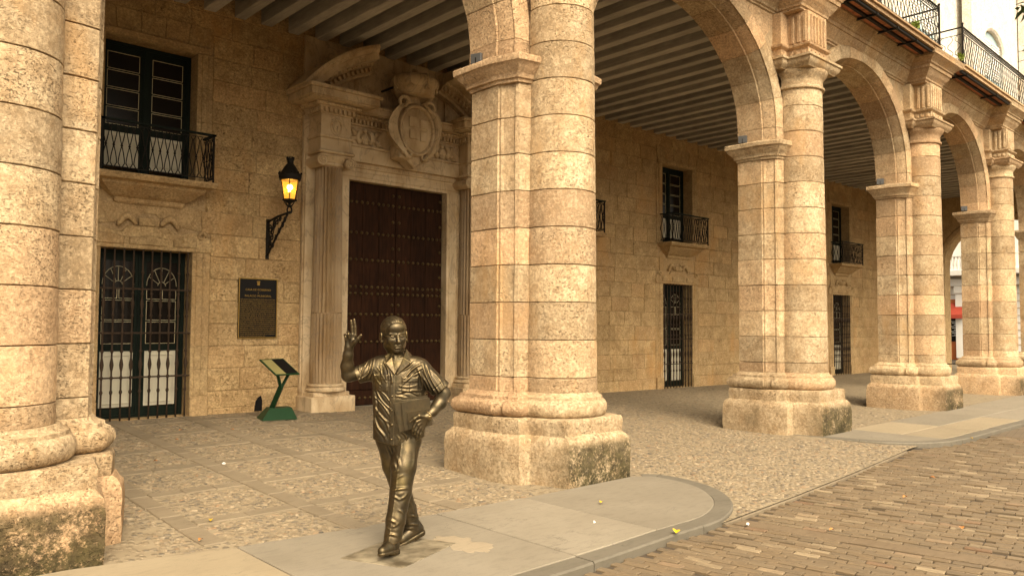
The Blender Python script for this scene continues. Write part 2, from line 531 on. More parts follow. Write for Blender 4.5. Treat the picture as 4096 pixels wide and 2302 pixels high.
# ------------------------------------------------------------------ ground
WALL = 12.5
PILLARS = [(1.16, 5.96), (6.385, 5.555), (12.06, 5.64), (17.45, 5.73), (22.8, 5.83), (28.1, 5.92), (33.4, 6.0)]
PDEPTH = [1, 1, .93, .87, .86, .86, .86]      # piers farther along are shallower
def lerp(a, b, t): return a + (b-a)*t
def interp(x, tab):
    if x <= tab[0][0]: return tab[0][1]
    for (x0, y0), (x1, y1) in zip(tab, tab[1:]):
        if x <= x1: return lerp(y0, y1, (x-x0)/(x1-x0))
    return tab[-1][1]
def fz(x, y):
    """gallery floor rises a little towards the back wall"""
    s = interp(x, [(5, .22), (14, .06), (20, 0)])
    return s*min(1, max(0, (y-6.2)/(WALL-6.2)))
STREET_Z = -.055

def grid_obj(name, xs, ys, zf, mat):
    mb = MB()
    vs = [(x, y, zf(x, y)) for y in ys for x in xs]
    nx = len(xs)
    fs = [(j*nx+i, j*nx+i+1, (j+1)*nx+i+1, (j+1)*nx+i) for j in range(len(ys)-1) for i in range(nx-1)]
    mb.add(vs, fs)
    return mb.obj(name, mat, smooth=True, fix=False)

g = grid_obj('ground', [-300, -20, 60, 300], [-300, -20, 30, 300], lambda x, y: -.14, MAT['street'])
tag(g, 'bare brown earth base under the paving', 'ground', kind='structure')

# slab edges
def slab_back(x): return interp(x, [(-2, 6.25), (1.63, 5.95), (2.54, 5.74), (3.2, 5.67), (3.73, 5.62), (4.8, 5.56), (5.8, 5.54), (9, 5.54)])
KERB1 = [(-3, 3.66), (0, 3.69), (3.77, 3.73), (5.29, 3.80), (5.75, 3.81), (6.07, 3.86), (6.45, 4.01), (6.8, 4.26), (7.09, 4.62), (7.24, 5.02), (7.25, 5.42), (7.1, 5.6)]
KERB2 = [(11.42, 6.2), (11.5, 5.67), (11.56, 5.15), (11.78, 4.66), (12.24, 4.28), (12.9, 4.14), (14.41, 4.13), (17, 4.12), (22, 4.1), (30, 4.1), (45, 4.1)]
def resample(path, step):
    out = []
    # smooth (Catmull) then resample
    P = [Vector(p) for p in path]
    dense = []
    for i in range(len(P)-1):
        p0, p1, p2, p3 = P[max(i-1, 0)], P[i], P[i+1], P[min(i+2, len(P)-1)]
        for k in range(12):
            t = k/12
            dense.append(.5*((2*p1) + (p2-p0)*t + (2*p0-5*p1+4*p2-p3)*t*t + (3*p1-p0-3*p2+p3)*t*t*t))
    dense.append(P[-1])
    L = [0]
    for a, b in zip(dense, dense[1:]): L.append(L[-1] + (b-a).length)
    n = max(2, int(L[-1]/step))
    j = 0
    for k in range(n+1):
        s = L[-1]*k/n
        while j < len(L)-2 and L[j+1] < s: j += 1
        t = (s-L[j])/max(1e-9, L[j+1]-L[j])
        out.append(dense[j].lerp(dense[j+1], min(1, t)))
    return out
def offset(path, d):
    out = []
    for i, p in enumerate(path):
        t = path[min(i+1, len(path)-1)] - path[max(i-1, 0)]
        t.normalize()
        out.append(p + Vector((-t.y, t.x))*d)
    return out

def kerb(path, parent, step, span):
    rs = resample(path, step)
    w = .17
    inn = offset(rs, w)
    o2 = offset(rs, .012)
    i = 0
    while i < len(rs)-1:
        j = min(len(rs)-1, i + rnd.choice(span))
        mb = MB()
        def ring(k):
            a, b, c = rs[k], o2[k], inn[k]
            t = (rs[min(k+1, len(rs)-1)] - rs[max(k-1, 0)]).normalized()
            sh = t*(.004 if k == i else (-.004 if k == j else 0))
            dz = rr
            return [(a.x+sh.x, a.y+sh.y, -.13), (a.x+sh.x, a.y+sh.y, -.014+dz), (b.x+sh.x, b.y+sh.y, .0+dz), (c.x+sh.x, c.y+sh.y, .0+dz), (c.x+sh.x, c.y+sh.y, -.13)]
        rr = rnd.uniform(-.004, .004)
        mb.sweep(lambda q: ring(i+q), j-i+1)
        mb.obj('kerb_stone', MAT['kerb'], parent)
        i = j
    return rs, inn

# sidewalk in front of the first two pillars
side1 = empty('sidewalk', (0, 0, 0)); tag(side1, 'pale grey slab sidewalk with rounded corner under the bronze statue', 'sidewalk', kind='structure')
k1, k1in = kerb(KERB1, side1, .12, (9, 12, 15))
def slab(name, poly, mat, parent, z=0., thick=.12, b=.006):
    mb = MB(); mb.prism(poly, z-thick, z, b)
    return mb.obj(name, mat, parent)
def kin(x):   # inner kerb edge, straight part
    return interp(x, [(p.x, p.y) for p in k1in if p.x < 6.3])
def slab_between(x0, x1, mat, dz):
    xs = [x0+.005, (x0+x1)/2, x1-.005]
    poly = [(x, kin(x)+.006) for x in xs] + [(x, slab_back(x)-.004) for x in reversed(xs)]
    return slab('paving_slab', poly, mat, side1, dz)
slab_between(-2.6, .42, MAT['slab2'], .001)
slab_between(.42, 2.5, MAT['slab2'], .002)
slab_between(2.5, 4.235, MAT['slab'], .003)
slab_between(4.235, 5.26, MAT['slab'], .006)
end = [p for p in k1in if p.x > 5.27 and p.y < 5.5]
poly = [(5.265, kin(5.265)+.006)] + [(p.x-.004, p.y+.002) for p in end] + [(6.9, 5.55), (5.265, 5.54)]
slab('paving_slab', poly, MAT['slab'], side1, .002)
# second sidewalk
side2 = empty('sidewalk', (0, 0, 0)); tag(side2, 'grey slab sidewalk running past the farther pillars', 'sidewalk', kind='structure')
k2, k2in = kerb(KERB2, side2, .16, (7, 9, 11))
def kin2(x): return interp(x, [(p.x, p.y) for p in k2in if p.x > 12.4])
xs2 = [12.75, 14.3, 16.4, 18.6, 21, 24, 28, 34, 45]
near2 = [p for p in k2in if p.x < 12.75 and p.y < 5.75]
slab('paving_slab', [(p.x+.004, p.y+.004) for p in near2] + [(12.745, kin2(12.745)+.006), (12.745, 5.75), (11.72, 5.75)], MAT['slab'], side2, .003)
for i, (a, b) in enumerate(zip(xs2, xs2[1:])):
    mid = 4.95
    yb = interp(a, [(12, 5.72), (45, 6.25)])
    for y0, y1, s in ((kin2(a)+.006, mid, 0), (mid+.006, yb, 1)):
        slab('paving_slab', [(a+.005, y0), (b-.005, y0), (b-.005, y1), (a+.005, y1)], MAT['slab2'] if (i == 0 or (i == 1 and s == 0)) else MAT['slab'], side2, rnd.uniform(.0, .004))

# pebble floor bed
xs = [-22, -16, -10, -6] + [i*.5 for i in range(-8, 80)]
floor = grid_obj('gallery_floor', xs, [5.5, 5.8, 6.2] + [6.2+i*.35 for i in range(1, 19)] + [WALL+.4], lambda x, y: fz(x, y)-.007, MAT['mortar'])
tag(floor, 'tan pebble and mortar floor under the gallery', 'floor', kind='structure')
def edge_y(x): return interp(x, [(6.0, 3.84), (7.44, 3.95), (9.21, 4.12), (11.57, 4.40), (12.3, 4.45)])
def apron_z(x, y): return lerp(STREET_Z+.015, -.008, min(1, max(0, (y-edge_y(x))/1.2)))
axs = [6.0 + i*.25 for i in range(26)]
mb = MB()
vs = []; nx = len(axs)
for j in range(9):
    for x in axs:
        y = lerp(edge_y(x), 5.6, j/8); vs.append((x, y, apron_z(x, y)))
mb.add(vs, [(j*nx+i, j*nx+i+1, (j+1)*nx+i+1, (j+1)*nx+i) for j in range(8) for i in range(nx-1)])
apron = mb.obj('pebble_apron', MAT['mortar'], smooth=True, fix=False)
tag(apron, 'light pebble ramp between the two sidewalks', 'pavement', kind='structure')
mb = MB()
ex = [6.02 + i*.3 for i in range(20)]
for a, b in zip(ex, ex[1:]):
    if b > 11.65: break
    mb = MB(); mb.prism([(a+.003, edge_y(a)-.024), (b-.003, edge_y(b)-.024), (b-.003, edge_y(b)), (a+.003, edge_y(a))], -.13, STREET_Z+.010, .004)
    mb.obj('edge_stone', MAT['strip'], apron)

# stone strips dividing the pebble panels
STRX = [2.42, 3.5, 4.55, 5.6, 6.65, 7.7, 8.75, 9.8, 10.85, 11.9, 12.95, 14.0, 15.05]
STRY = [6.62, 7.72, 8.82, 9.92, 11.02, 12.0]
def in_pillar(x, y, m=.0):
    for cx, yf in PILLARS:
        if abs(x-cx) < .84+m and yf-.02-m < y < yf+1.62+m: return True
    return False
def strip_stone(x0, x1, y0, y1):
    if in_pillar((x0+x1)/2, (y0+y1)/2, .02): return
    if (y0+y1)/2 < slab_back((x0+x1)/2)+.02 and x1 < 7.2: return
    mb = MB()
    j = lambda: rnd.uniform(-.006, .006)
    mb.prism([(x0+j(), y0+j()), (x1+j(), y0+j()), (x1+j(), y1+j()), (x0+j(), y1+j())], -.05, .004, .006)
    zz = fz((x0+x1)/2, (y0+y1)/2)
    mb.xf(lambda p: (p[0], p[1], p[2] + fz(p[0], p[1])))
    mb.obj('strip_stone', MAT['strip'], floor)
for x in STRX:
    y = 5.6
    while y < 12.3:
        l = rnd.uniform(.32, .62)
        if x < 6.9: strip_stone(x-.085, x+.085, y, y+l-.012)
        y += l
for y in STRY:
    for a, b in zip(STRX, STRX[1:]):
        x = a+.092
        while x < b-.1:
            l = min(rnd.uniform(.3, .5), b-.092-x)
            if b-.092-(x+l) < .12: l = b-.092-x
            if x < 6.4: strip_stone(x, x+l-.01, y-.08, y+.08)
            x += l

# pebbles: one uncountable mass
def pebbles(name, pts, zf, parent, mat='pebble'):
    rs = random.Random(3)
    V = []; F = []
    n = 7
    for x, y in pts:
        a = rs.uniform(.020, .042)*(1.25 if rs.random() < .12 else 1); b = a*rs.uniform(.5, .8)
        th = rs.gauss(1.0, .8)
        c, s = math.cos(th), math.sin(th)
        h = rs.uniform(.004, .013)
        z = zf(x, y)-.003
        o = len(V)
        for k in range(n):
            t = 2*math.pi*k/n
            px, py = a*math.cos(t), b*math.sin(t)
            V.append((x+px*c-py*s, y+px*s+py*c, z))
        for k in range(n):
            t = 2*math.pi*k/n
            px, py = a*.66*math.cos(t), b*.66*math.sin(t)
            V.append((x+px*c-py*s, y+px*s+py*c, z+h*.8))
        V.append((x, y, z+h))
        for k in range(n):
            l = (k+1) % n
            F.append((o+k, o+l, o+n+l, o+n+k)); F.append((o+n+k, o+n+l, o+2*n))
    me = bpy.data.meshes.new(name)
    me.from_pydata(V, [], F)
    me.polygons.foreach_set('use_smooth', [True]*len(me.polygons))
    me.materials.append(MAT[mat])
    o = bpy.data.objects.new(name, me)
    link(o, parent)
    return tag(o, kind='stuff')
def near_strip(x, y):
    if x < 6.8 and any(abs(x-s) < .13 for s in STRX): return True
    if x < 6.7 and any(abs(y-s) < .125 for s in STRY): return True
    return False
pts = []
x = 1.6
while x < 19:
    d = .052 if x < 8 else (.055 if x < 12.5 else .10)
    y = 5.3
    while y < 12.4:
        px, py = x + rnd.uniform(-.5, .5)*d, y + rnd.uniform(-.5, .5)*d*.8
        y += d*.85
        if py < slab_back(px)+.04 and px < 7.3: continue
        if px > 11.3 and py < 5.8: continue
        if px > 7.2 and py < 5.6: continue
        if in_pillar(px, py, .03) or near_strip(px, py): continue
        # keep what the camera could reach
        if py > 7 and px/py < .2: continue
        if rnd.random() < (.86 if py < 8.5 else .74): pts.append((px, py))
    x += d
pebbles('floor_pebbles', pts, lambda x, y: fz(x, y)-.006, floor)
pts = []
def kx1(y): return interp(y, [(3.8, 6.05), (4.01, 6.47), (4.26, 6.83), (4.62, 7.12), (5.02, 7.28), (5.45, 7.3), (5.6, 7.16)])
def kx2(y): return interp(y, [(4.2, 12.5), (4.3, 12.2), (4.66, 11.76), (5.15, 11.54), (5.67, 11.48)])
x = 6.1
while x < 12.3:
    y = 3.8
    while y < 5.62:
        px, py = x+rnd.uniform(-.03, .03), y+rnd.uniform(-.03, .03)
        y += .046
        if py < edge_y(px)+.03 or px < kx1(py)+.05 or px > kx2(py)-.05: continue
        if rnd.random() < .9: pts.append((px, py))
    x += .054
pebbles('apron_pebbles', pts, lambda x, y: apron_z(x, y)+.001, apron, 'pebble')

# street of worn wood blocks
far = MB(); far.box(-40, 120, -60, 4.6, -.3, STREET_Z-.018)
street = far.obj('street', MAT['street'])
tag(street, 'street paved with worn brown wood blocks', 'street', kind='structure')
fb = MB(); fb.add([(-30, -25, STREET_Z-.004), (14.0, -25, STREET_Z-.004), (90, -25, STREET_Z-.004), (-30, -3, STREET_Z-.004), (14.0, -3, STREET_Z-.004), (90, -3, STREET_Z-.004), (14.0, 4.2, STREET_Z-.004), (90, 4.2, STREET_Z-.004)], [(0, 1, 4, 3), (1, 2, 5, 4), (4, 5, 7, 6)])
tag(fb.obj('far_street_paving', MAT['farblock'], street, fix=False), kind='stuff')
def street_edge(x):
    if x < 6.0: return interp(x, KERB1[:6])
    if x < 11.6: return edge_y(x)-.02
    return interp(x, [(11.6, 4.36), (12.24, 4.26), (12.9, 4.13), (14.4, 4.12), (50, 4.1)])
ANG = R(9.5)     # long side of the blocks leans from the facade's normal
BL, BW = .196, .080
blocks = []
ca, sa = math.cos(ANG), math.sin(ANG)
for i in range(-24, 210):
    off = (i % 2)*.5*BL + rnd.uniform(-.02, .02)
    for j in range(-40, 44):
        u = i*BW; v = j*BL + off
        x = u*ca - v*sa + 3.2; y = u*sa + v*ca + 1.5
        if x < 1.8 or x > 14.2 or y < -3: continue
        if y > street_edge(x)-.05: continue
        # camera frame: skip what lies well outside
        dx, dy = x*.676+y*.737, x*.737-y*.676
        if dx < .8 or dy/dx > 1.6 or dy/dx < -.5: continue
        seen = -.05 < dy/dx < .66 and 1.7/dx < .42
        if 6.12 < x-(3.87-y)*.17 < 6.33 and y < 3.9: continue      # the plain band
        blocks.append((dx if seen else 1e3+dx, x, y))
blocks.sort()
bmesh_v = []
for q in range(6):
    m_ = MB()
    j = lambda: rnd.uniform(-.005, .005)
    w, l = BW/2-.0065, BL/2-.0055
    m_.prism([(-w+j(), -l+j()), (w+j(), -l+j()), (w+j(), l+j()), (-w+j(), l+j())], -.09, 0, .005)
    bmesh_v.append((m_, m_.mesh('wood_block', MAT['block'])))
joined = MB()
for k, (d, x, y) in enumerate(blocks):
    if rnd.random() < .03: continue
    q = rnd.randrange(6)
    up = rnd.uniform(-.005, .004) + (rnd.uniform(.006, .014) if rnd.random() < .07 else 0)
    th = ANG + rnd.gauss(0, .008)
    if k < 310:
        o = mk('wood_block', bmesh_v[q][1], street, (x, y, STREET_Z+up), (rnd.gauss(0, .008), rnd.gauss(0, .008), th))
    else:
        c, s = math.cos(th), math.sin(th); tl = rnd.gauss(0, .012)
        joined.add([(x+p[0]*c-p[1]*s, y+p[0]*s+p[1]*c, STREET_Z+up+p[2]+p[1]*tl) for p in bmesh_v[q][0].v], bmesh_v[q][0].f)
tag(joined.obj('farther_wood_blocks', MAT['block'], street), kind='stuff')
bd = MB()
for k in range(3):
    y1, y0 = 3.82-k*.95, 3.82-(k+1)*.95+.008
    f = lambda y: 6.13+(3.87-y)*.17
    bd.prism([(f(y0), y0), (f(y0)+.19, y0), (f(y1)+.19, y1), (f(y1), y1)], -.12, STREET_Z-.006+.004*k, .004)
bd.obj('street_band', MAT['band'], street)

# ------------------------------------------------------------------ arcade pillars
PIER = [(-.64, 1.42), (-.64, .965), (-.622, .955), (-.622, .925), (-.60, .905), (-.555, .775), (-.565, .755), (-.545, .72), (-.40, .69),
        (.40, .69), (.545, .72), (.565, .755), (.555, .775), (.60, .905), (.622, .925), (.622, .955), (.64, .965), (.64, 1.42)]
PIERS = [(-.64, 1.42), (-.64, .95), (-.56, .72), (-.40, .69), (.40, .69), (.56, .72), (.64, .95), (.64, 1.42)]
PL1 = [(-.84, 1.62), (-.84, .78), (-.735, .48), (-.60, .45), (-.49, 0), (.49, 0), (.60, .45), (.735, .48), (.84, .78), (.84, 1.62)]
PL2 = [(-.77, 1.55), (-.77, .80), (-.68, .555), (-.555, .53), (-.455, .085), (.455, .085), (.555, .53), (.68, .555), (.77, .80), (.77, 1.55)]
JOINTS = [.93, 1.09, 1.5, 1.91, 2.32, 2.73, 3.14, 3.55, 3.96, 4.345]
CJOINTS = JOINTS[:-1] + [4.37, 4.78, 5.19, 5.47]
def rough_ring(mb, amt, seed, zkeep=None):
    r_ = random.Random(seed)
    mb.xf(lambda p: (p[0]+r_.uniform(-amt, amt), p[1]+r_.uniform(-amt, amt), p[2] + (0 if zkeep is not None and p[2] <= zkeep else r_.uniform(-amt, amt))))
    return mb
def rings(mb, poly, prof):
    """stack of outlines: prof = [(grow, z)]"""
    n = len(poly)
    vs = []
    for e, z in prof:
        pl = inset(poly, -e) if abs(e) > 1e-6 else poly
        vs += [(p[0], p[1], z) for p in pl]
    fs = []
    for k in range(len(prof)-1):
        for i in range(n):
            j = (i+1) % n
            fs.append((k*n+i, k*n+j, (k+1)*n+j, (k+1)*n+i))
    fs.append(tuple(range(n-1, -1, -1))); fs.append(tuple(range((len(prof)-1)*n, len(prof)*n)))
    mb.add(vs, fs)
    return mb
def subdiv_poly(poly, step):
    out = []
    for a, b in zip(poly, poly[1:]+poly[:1]):
        L = math.hypot(b[0]-a[0], b[1]-a[1]); k = max(1, int(L/step))
        for i in range(k): out.append((lerp(a[0], b[0], i/k), lerp(a[1], b[1], i/k)))
    return out
def colr(z): return lerp(.425, .385, (z-.9)/4.6)
CV = .62
def arc_poly(r, n=26):
    return [(r*math.cos(R(a)), CV + r*math.sin(R(a))) for a in [165 + 210*i/n for i in range(n+1)]]
BASEP = [(.02, .665), (.10, .675), (.135, .70), (.155, .745), (.15, .80), (.12, .84), (.085, .855), (.08, .885), (.05, .895), (.025, .91), (.006, .935)]
pillar_labels = [
    'nearest coral stone pillar with mossy foot, cut by the left edge',
    'large coral stone pillar right behind the bronze statue',
    'coral stone pillar standing where the second sidewalk begins',
    'coral stone pillar between the pebble ramp pillar and the bright archway',
    'coral stone pillar right of the gap with the red awning',
    'farthest visible coral stone pillar at the right edge',
    'coral stone pillar at the far end of the arcade']
def make_pillar(idx, cx, yf):
    P = empty('arcade_pillar', (cx, yf, 0), 0, pillar_labels[idx], 'pillar', 'pillars of the arcade')
    P.scale = (1, PDEPTH[idx], 1)
    lod = idx < 3
    a = MB()
    poly = subdiv_poly(PL1, .16) if lod else PL1
    rings(a, poly, [(0, -.1), (0, .02), (.004, .12), (.002, .22), (.004, .32), (-.002, .405), (-.012, .44), (-.03, .466), (-.062, .497), (-.08, .505)])
    rough_ring(a, .006, idx*9+1, -.05).obj('plinth', MAT['stone_moss'], P, auto=38)
    a = MB()
    rings(a, subdiv_poly(PL2, .2) if lod else PL2, [(0, .46), (0, .54), (.003, .60), (0, .645), (-.012, .668), (-.03, .672)])
    rough_ring(a, .004, idx*9+2).obj('plinth_cap', MAT['stone'], P, auto=38)
    a = MB(); rings(a, PIER, BASEP); a.obj('pier_base', MAT['stone'], P, auto=40)
    a = MB()
    nn = 30 if lod else 20
    vs = []
    for e, z in BASEP:
        vs += [(p[0], p[1], z) for p in arc_poly(.425+e*.72, nn)]
    n = nn+1
    fs = [(k*n+i, k*n+i+1, (k+1)*n+i+1, (k+1)*n+i) for k in range(len(BASEP)-1) for i in range(n-1)]
    fs += [tuple(range(n-1, -1, -1)), tuple(range((len(BASEP)-1)*n, len(BASEP)*n))]
    a.add(vs, fs); a.obj('column_base', MAT['stone'], P, auto=40)
    # core behind the joints
    a = MB(); a.prism(inset(PIERS, .045), .6, 4.6); a.prism([(p_[0]-(.13 if idx == 0 else 0), p_[1]) for p_ in arc_poly(.375, 16)], .6, 5.5)
    a.obj('core', MAT['joint'], P)
    for k, (z0, z1) in enumerate(zip(JOINTS, JOINTS[1:])):
        a = MB(); g_ = .0028
        gr = rnd.uniform(-.003, .003)
        rings(a, PIER, [(gr-.009, z0+g_), (gr, z0+g_+.005), (gr+rnd.uniform(-.002, .002), (z0+z1)/2), (gr, z1-g_-.005), (gr-.009, z1-g_)])
        rough_ring(a, .002, idx*50+k).obj('pier_stone', MAT['stone'], P, auto=30)
    for k, (z0, z1) in enumerate(zip(CJOINTS, CJOINTS[1:])):
        a = MB(); g_ = .0028
        gr = rnd.uniform(-.003, .003); vs = []
        st = [(-.009, z0+g_), (0, z0+g_+.005), (.0015, lerp(z0, z1, .33)), (.0015, lerp(z0, z1, .66)), (0, z1-g_-.005), (-.009, z1-g_)]
        nn = 26 if lod else 16
        n = nn+1
        for e, z in st: vs += [(p[0], p[1], z) for p in arc_poly(colr(z)+gr+e, nn)]
        fs = [(q*n+i, q*n+i+1, (q+1)*n+i+1, (q+1)*n+i) for q in range(len(st)-1) for i in range(n-1)]
        fs += [tuple(range(n-1, -1, -1)), tuple(range((len(st)-1)*n, len(st)*n))]
        a.add(vs, fs); rough_ring(a, .0018, idx*70+k).obj('column_drum', MAT['stone'], P, auto=30)
    # impost
    a = MB(); rings(a, subdiv_poly(PIERS, .2) if lod else PIERS, [(-.02, 4.34), (.022, 4.345), (.026, 4.375), (.05, 4.385), (.055, 4.42), (.075, 4.45), (.115, 4.49), (.13, 4.53), (.155, 4.545), (.16, 4.60), (.15, 4.618), (.05, 4.622)])
    rough_ring(a, .004, idx+300).obj('impost', MAT['stone'], P, auto=35)
    # capital
    a = MB(); vs = []
    CP = [(.395, 5.46), (.425, 5.475), (.43, 5.505), (.40, 5.525), (.395, 5.63), (.41, 5.655), (.45, 5.70), (.475, 5.745), (.475, 5.775)]
    nn = 22; n = nn+1
    for r_, z in CP: vs += [(p[0], p[1], z) for p in arc_poly(r_, nn)]
    fs = [(q*n+i, q*n+i+1, (q+1)*n+i+1, (q+1)*n+i) for q in range(len(CP)-1) for i in range(n-1)]
    fs += [tuple(range(n-1, -1, -1)), tuple(range((len(CP)-1)*n, len(CP)*n))]
    a.add(vs, fs); a.obj('capital', MAT['stone'], P, auto=40)
    SQ = [(-.44, .70), (-.44, .2), (.44, .2), (.44, .70)]
    SQW = [(-.60, .92), (-.60, .60), (.60, .60), (.60, .92)]
    a = MB()
    for q in (SQ, SQW):
        rings(a, q, [(.01, 5.765), (.02, 5.79), (.05, 5.81), (.075, 5.85), (.08, 5.885), (.105, 5.90), (.105, 5.935), (.06, 5.945)])
    a.obj('abacus', MAT['stone'], P, auto=35)
    a = MB()
    for q, e0 in (([(-.31, .72), (-.31, .26), (.31, .26), (.31, .72)], 0), ([(-.52, .9), (-.52, .64), (.52, .64), (.52, .9)], 0)):
        rings(a, q, [(0, 5.94), (0, 6.10), (.02, 6.115), (.05, 6.135), (.06, 6.165), (.03, 6.178), (0, 6.185), (0, 6.70)])
    a.obj('pedestal', MAT['stone'], P, auto=35)
    a = MB()
    for u in (-.21, -.105, .0, .105, .21):          # raised flutes on the pedestal, front and side
        a.box(u-.028, u+.028, .235, .262, 6.20, 6.65, .008)
    for v in (.32, .43, .54):
        for s in (-1, 1):
            x0, x1 = sorted((s*.308, s*.335)); a.box(x0, x1, v-.03, v+.03, 6.20, 6.65, .008)
    for u in (-.22, -.08, .06, .20): a.box(u-.03, u+.05, .225, .262, 6.0, 6.07, .01)
    for v in (.34, .46, .57):
        x0, x1 = -.34, -.308; a.box(x0, x1, v-.04, v+.03, 6.0, 6.07, .01)
    a.obj('flutes', MAT['stone'], P)
    if idx == 0:      # this one's half column stands a little off the pier's axis
        for ch in P.children:
            if ch.name.split('.')[0] in ('column_drum', 'capital'): ch.location.x = -.13
            elif ch.name.split('.')[0] == 'column_base': ch.location.x = -.10
    return P
for i, (cx, yf) in enumerate(PILLARS):
    make_pillar(i, cx, yf)

# ------------------------------------------------------------------ arches, spandrels
SPR, STILT, RISE, TOPZ = 4.622, 4.85, 1.75, 6.72
arch_labels = ['stone arch over the gallery entrance between the nearest pillar and the statue pillar',
               'wide stone arch over the pebble ramp', 'stone arch left of the hidden bay, third along the arcade',
               'stone arch, fourth along the arcade', 'stone arch, fifth along the arcade', 'last stone arch before the far end']
VPROF = [(0, 1.418), (0, .95), (.018, .94), (.018, .90), (.08, .745), (.075, .725), (.13, .70), (.29, .70), (.315, .72), (.315, .815), (.42, .815), (.42, 1.418)]
def make_arch(i):
    (xa, ya), (xb, yb) = PILLARS[i], PILLARS[i+1]
    A = empty('arcade_arch', ((xa+xb)/2, (ya+yb)/2, SPR), 0, arch_labels[i], 'arch', 'arches of the arcade')
    hx = (xb-xa)/2; a = hx-.64
    sd_ = lambda x: lerp(PDEPTH[i], PDEPTH[i+1], (x+hx)/(2*hx))
    oy = (ya+yb)/2
    path = []      # (x, z, nx, nz)
    for z in (SPR, (SPR+STILT)/2): path.append((-a, z, -1, 0))
    N = 52
    for k in range(N+1):
        t = math.pi*(1-k/N)
        x, z = a*math.cos(t), STILT + RISE*math.sin(t)
        nx, nz = RISE*math.cos(t), a*math.sin(t)
        L = math.hypot(nx, nz); path.append((x, z, nx/L, nz/L))
    for z in ((SPR+STILT)/2, SPR): path.append((a, z, 1, 0))
    ny = len(path)-1
    def pt(k, off, v, sh=0):
        x, z, nx, nz = path[k]
        tx, tz = (nz, -nx)
        y = lerp(ya, yb, (x+hx)/(2*hx)) + v*sd_(x) - oy
        return (x + nx*off + tx*sh, y, z + nz*off + tz*sh - SPR)
    core = MB()
    core.sweep(lambda k: [pt(k, o+.012 if o < .4 else o, v+(.012 if v < 1 else 0)) for o, v in VPROF], ny+1)
    core.obj('arch_core', MAT['joint'], A)
    cuts = [0] + [2+int(round(N*q/14)) for q in range(0, 15)] + [ny]
    for ci, (c0, c1) in enumerate(zip(cuts, cuts[1:])):
        if c1 <= c0: continue
        m_ = MB(); e = rnd.uniform(-.003, .003)
        def ring(q):
            k = c0+q; sh = .004 if q == 0 else (-.004 if k == c1 else 0)
            return [pt(k, o+e+(.004 if q == 0 or k == c1 else 0), v, sh) for o, v in VPROF]
        m_.sweep(ring, c1-c0+1)
        rough_ring(m_, .0015, i*40+ci).obj('voussoir', MAT['stone'], A, auto=32)
        # spandrel stone continuing the joint outward
        m_ = MB()
        def hit(k):
            x, z, nx, nz = path[k]
            t1 = (TOPZ-z)/nz if nz > 1e-4 else 9e9
            t2 = (hx-abs(x))/abs(nx) if abs(nx) > 1e-4 else 9e9
            t = max(.32, min(t1, t2))
            return (x+nx*t, z+nz*t, t1 < t2)
        outer = []
        ks = list(range(c0, c1+1))
        prev = None
        for k in ks:
            h_ = hit(k)
            if prev is not None and prev[2] != h_[2]:
                outer.append((math.copysign(hx, h_[0] if abs(h_[0]) > .1 else prev[0]), TOPZ))
            outer.append((h_[0], h_[1])); prev = h_
        inner = [(path[k][0]+path[k][2]*.30, path[k][1]+path[k][3]*.30) for k in ks]
        poly = inner + outer[::-1]
        poly = [p for q, p in enumerate(poly) if q == 0 or math.hypot(p[0]-poly[q-1][0], p[1]-poly[q-1][1]) > .004]
        area = sum(p[0]*q[1]-q[0]*p[1] for p, q in zip(poly, poly[1:]+poly[:1]))/2
        if abs(area) < .01: continue
        if area < 0: poly = poly[::-1]
        cxm = sum(p[0] for p in poly)/len(poly); czm = sum(p[1] for p in poly)/len(poly)
        poly = [(p[0]+(.004 if p[0] < cxm else -.004), p[1]) for p in poly]
        b_ = rnd.uniform(-.003, .003)
        m_.prism(poly, 0, .25, .004)
        def place(p):
            x, z, d = p
            y = lerp(ya, yb, (x+hx)/(2*hx)) - oy
            return (x, y + (.80 + b_ + (.25-d))*sd_(x), z-SPR)
        m_.xf(place).obj('spandrel_stone', MAT['stone'], A)
    # body of the spandrel, set back behind the facing
    m_ = MB(); m2 = MB()
    for k in range(ny):
        q = []
        for kk in (k, k+1):
            x, z, nx, nz = path[kk]
            t1 = (TOPZ-z)/nz if nz > 1e-4 else 9e9
            t2 = (hx-abs(x))/abs(nx) if abs(nx) > 1e-4 else 9e9
            t = max(.40, min(t1, t2))
            q.append(((x+nx*.38, z+nz*.38), (x+nx*t, z+nz*t)))
        pl = [q[0][0], q[1][0], q[1][1], q[0][1]]
        if q[0][1][0]*q[1][1][0] > 0 and abs(abs(q[0][1][0])-hx) < 1e-3 and abs(q[1][1][1]-TOPZ) < 1e-3 and abs(q[0][1][1]-TOPZ) > 1e-3:
            pl = [q[0][0], q[1][0], q[1][1], (q[0][1][0], TOPZ), q[0][1]]
        elif abs(abs(q[1][1][0])-hx) < 1e-3 and abs(q[0][1][1]-TOPZ) < 1e-3 and abs(q[1][1][1]-TOPZ) > 1e-3:
            pl = [q[0][0], q[1][0], q[1][1], (q[1][1][0], TOPZ), q[0][1]]
        for v, mm in ((.82, m_), (1.415, m2)):
            vv = [(p[0], lerp(ya, yb, (p[0]+hx)/(2*hx))+v*sd_(p[0])-oy, p[1]-SPR) for p in pl]
            mm.add(vv, [tuple(range(len(pl)))])
    for nm, mm in (('spandrel_bed', m_), ('spandrel_back', m2)):
        import bmesh
        me = mm.mesh(nm, MAT['joint'], fix=False)
        bm = bmesh.new(); bm.from_mesh(me); bmesh.ops.remove_doubles(bm, verts=bm.verts, dist=.0005); bm.to_mesh(me); bm.free()
        mk(nm, me, A)
    return A
for i in range(len(PILLARS)-1): make_arch(i)

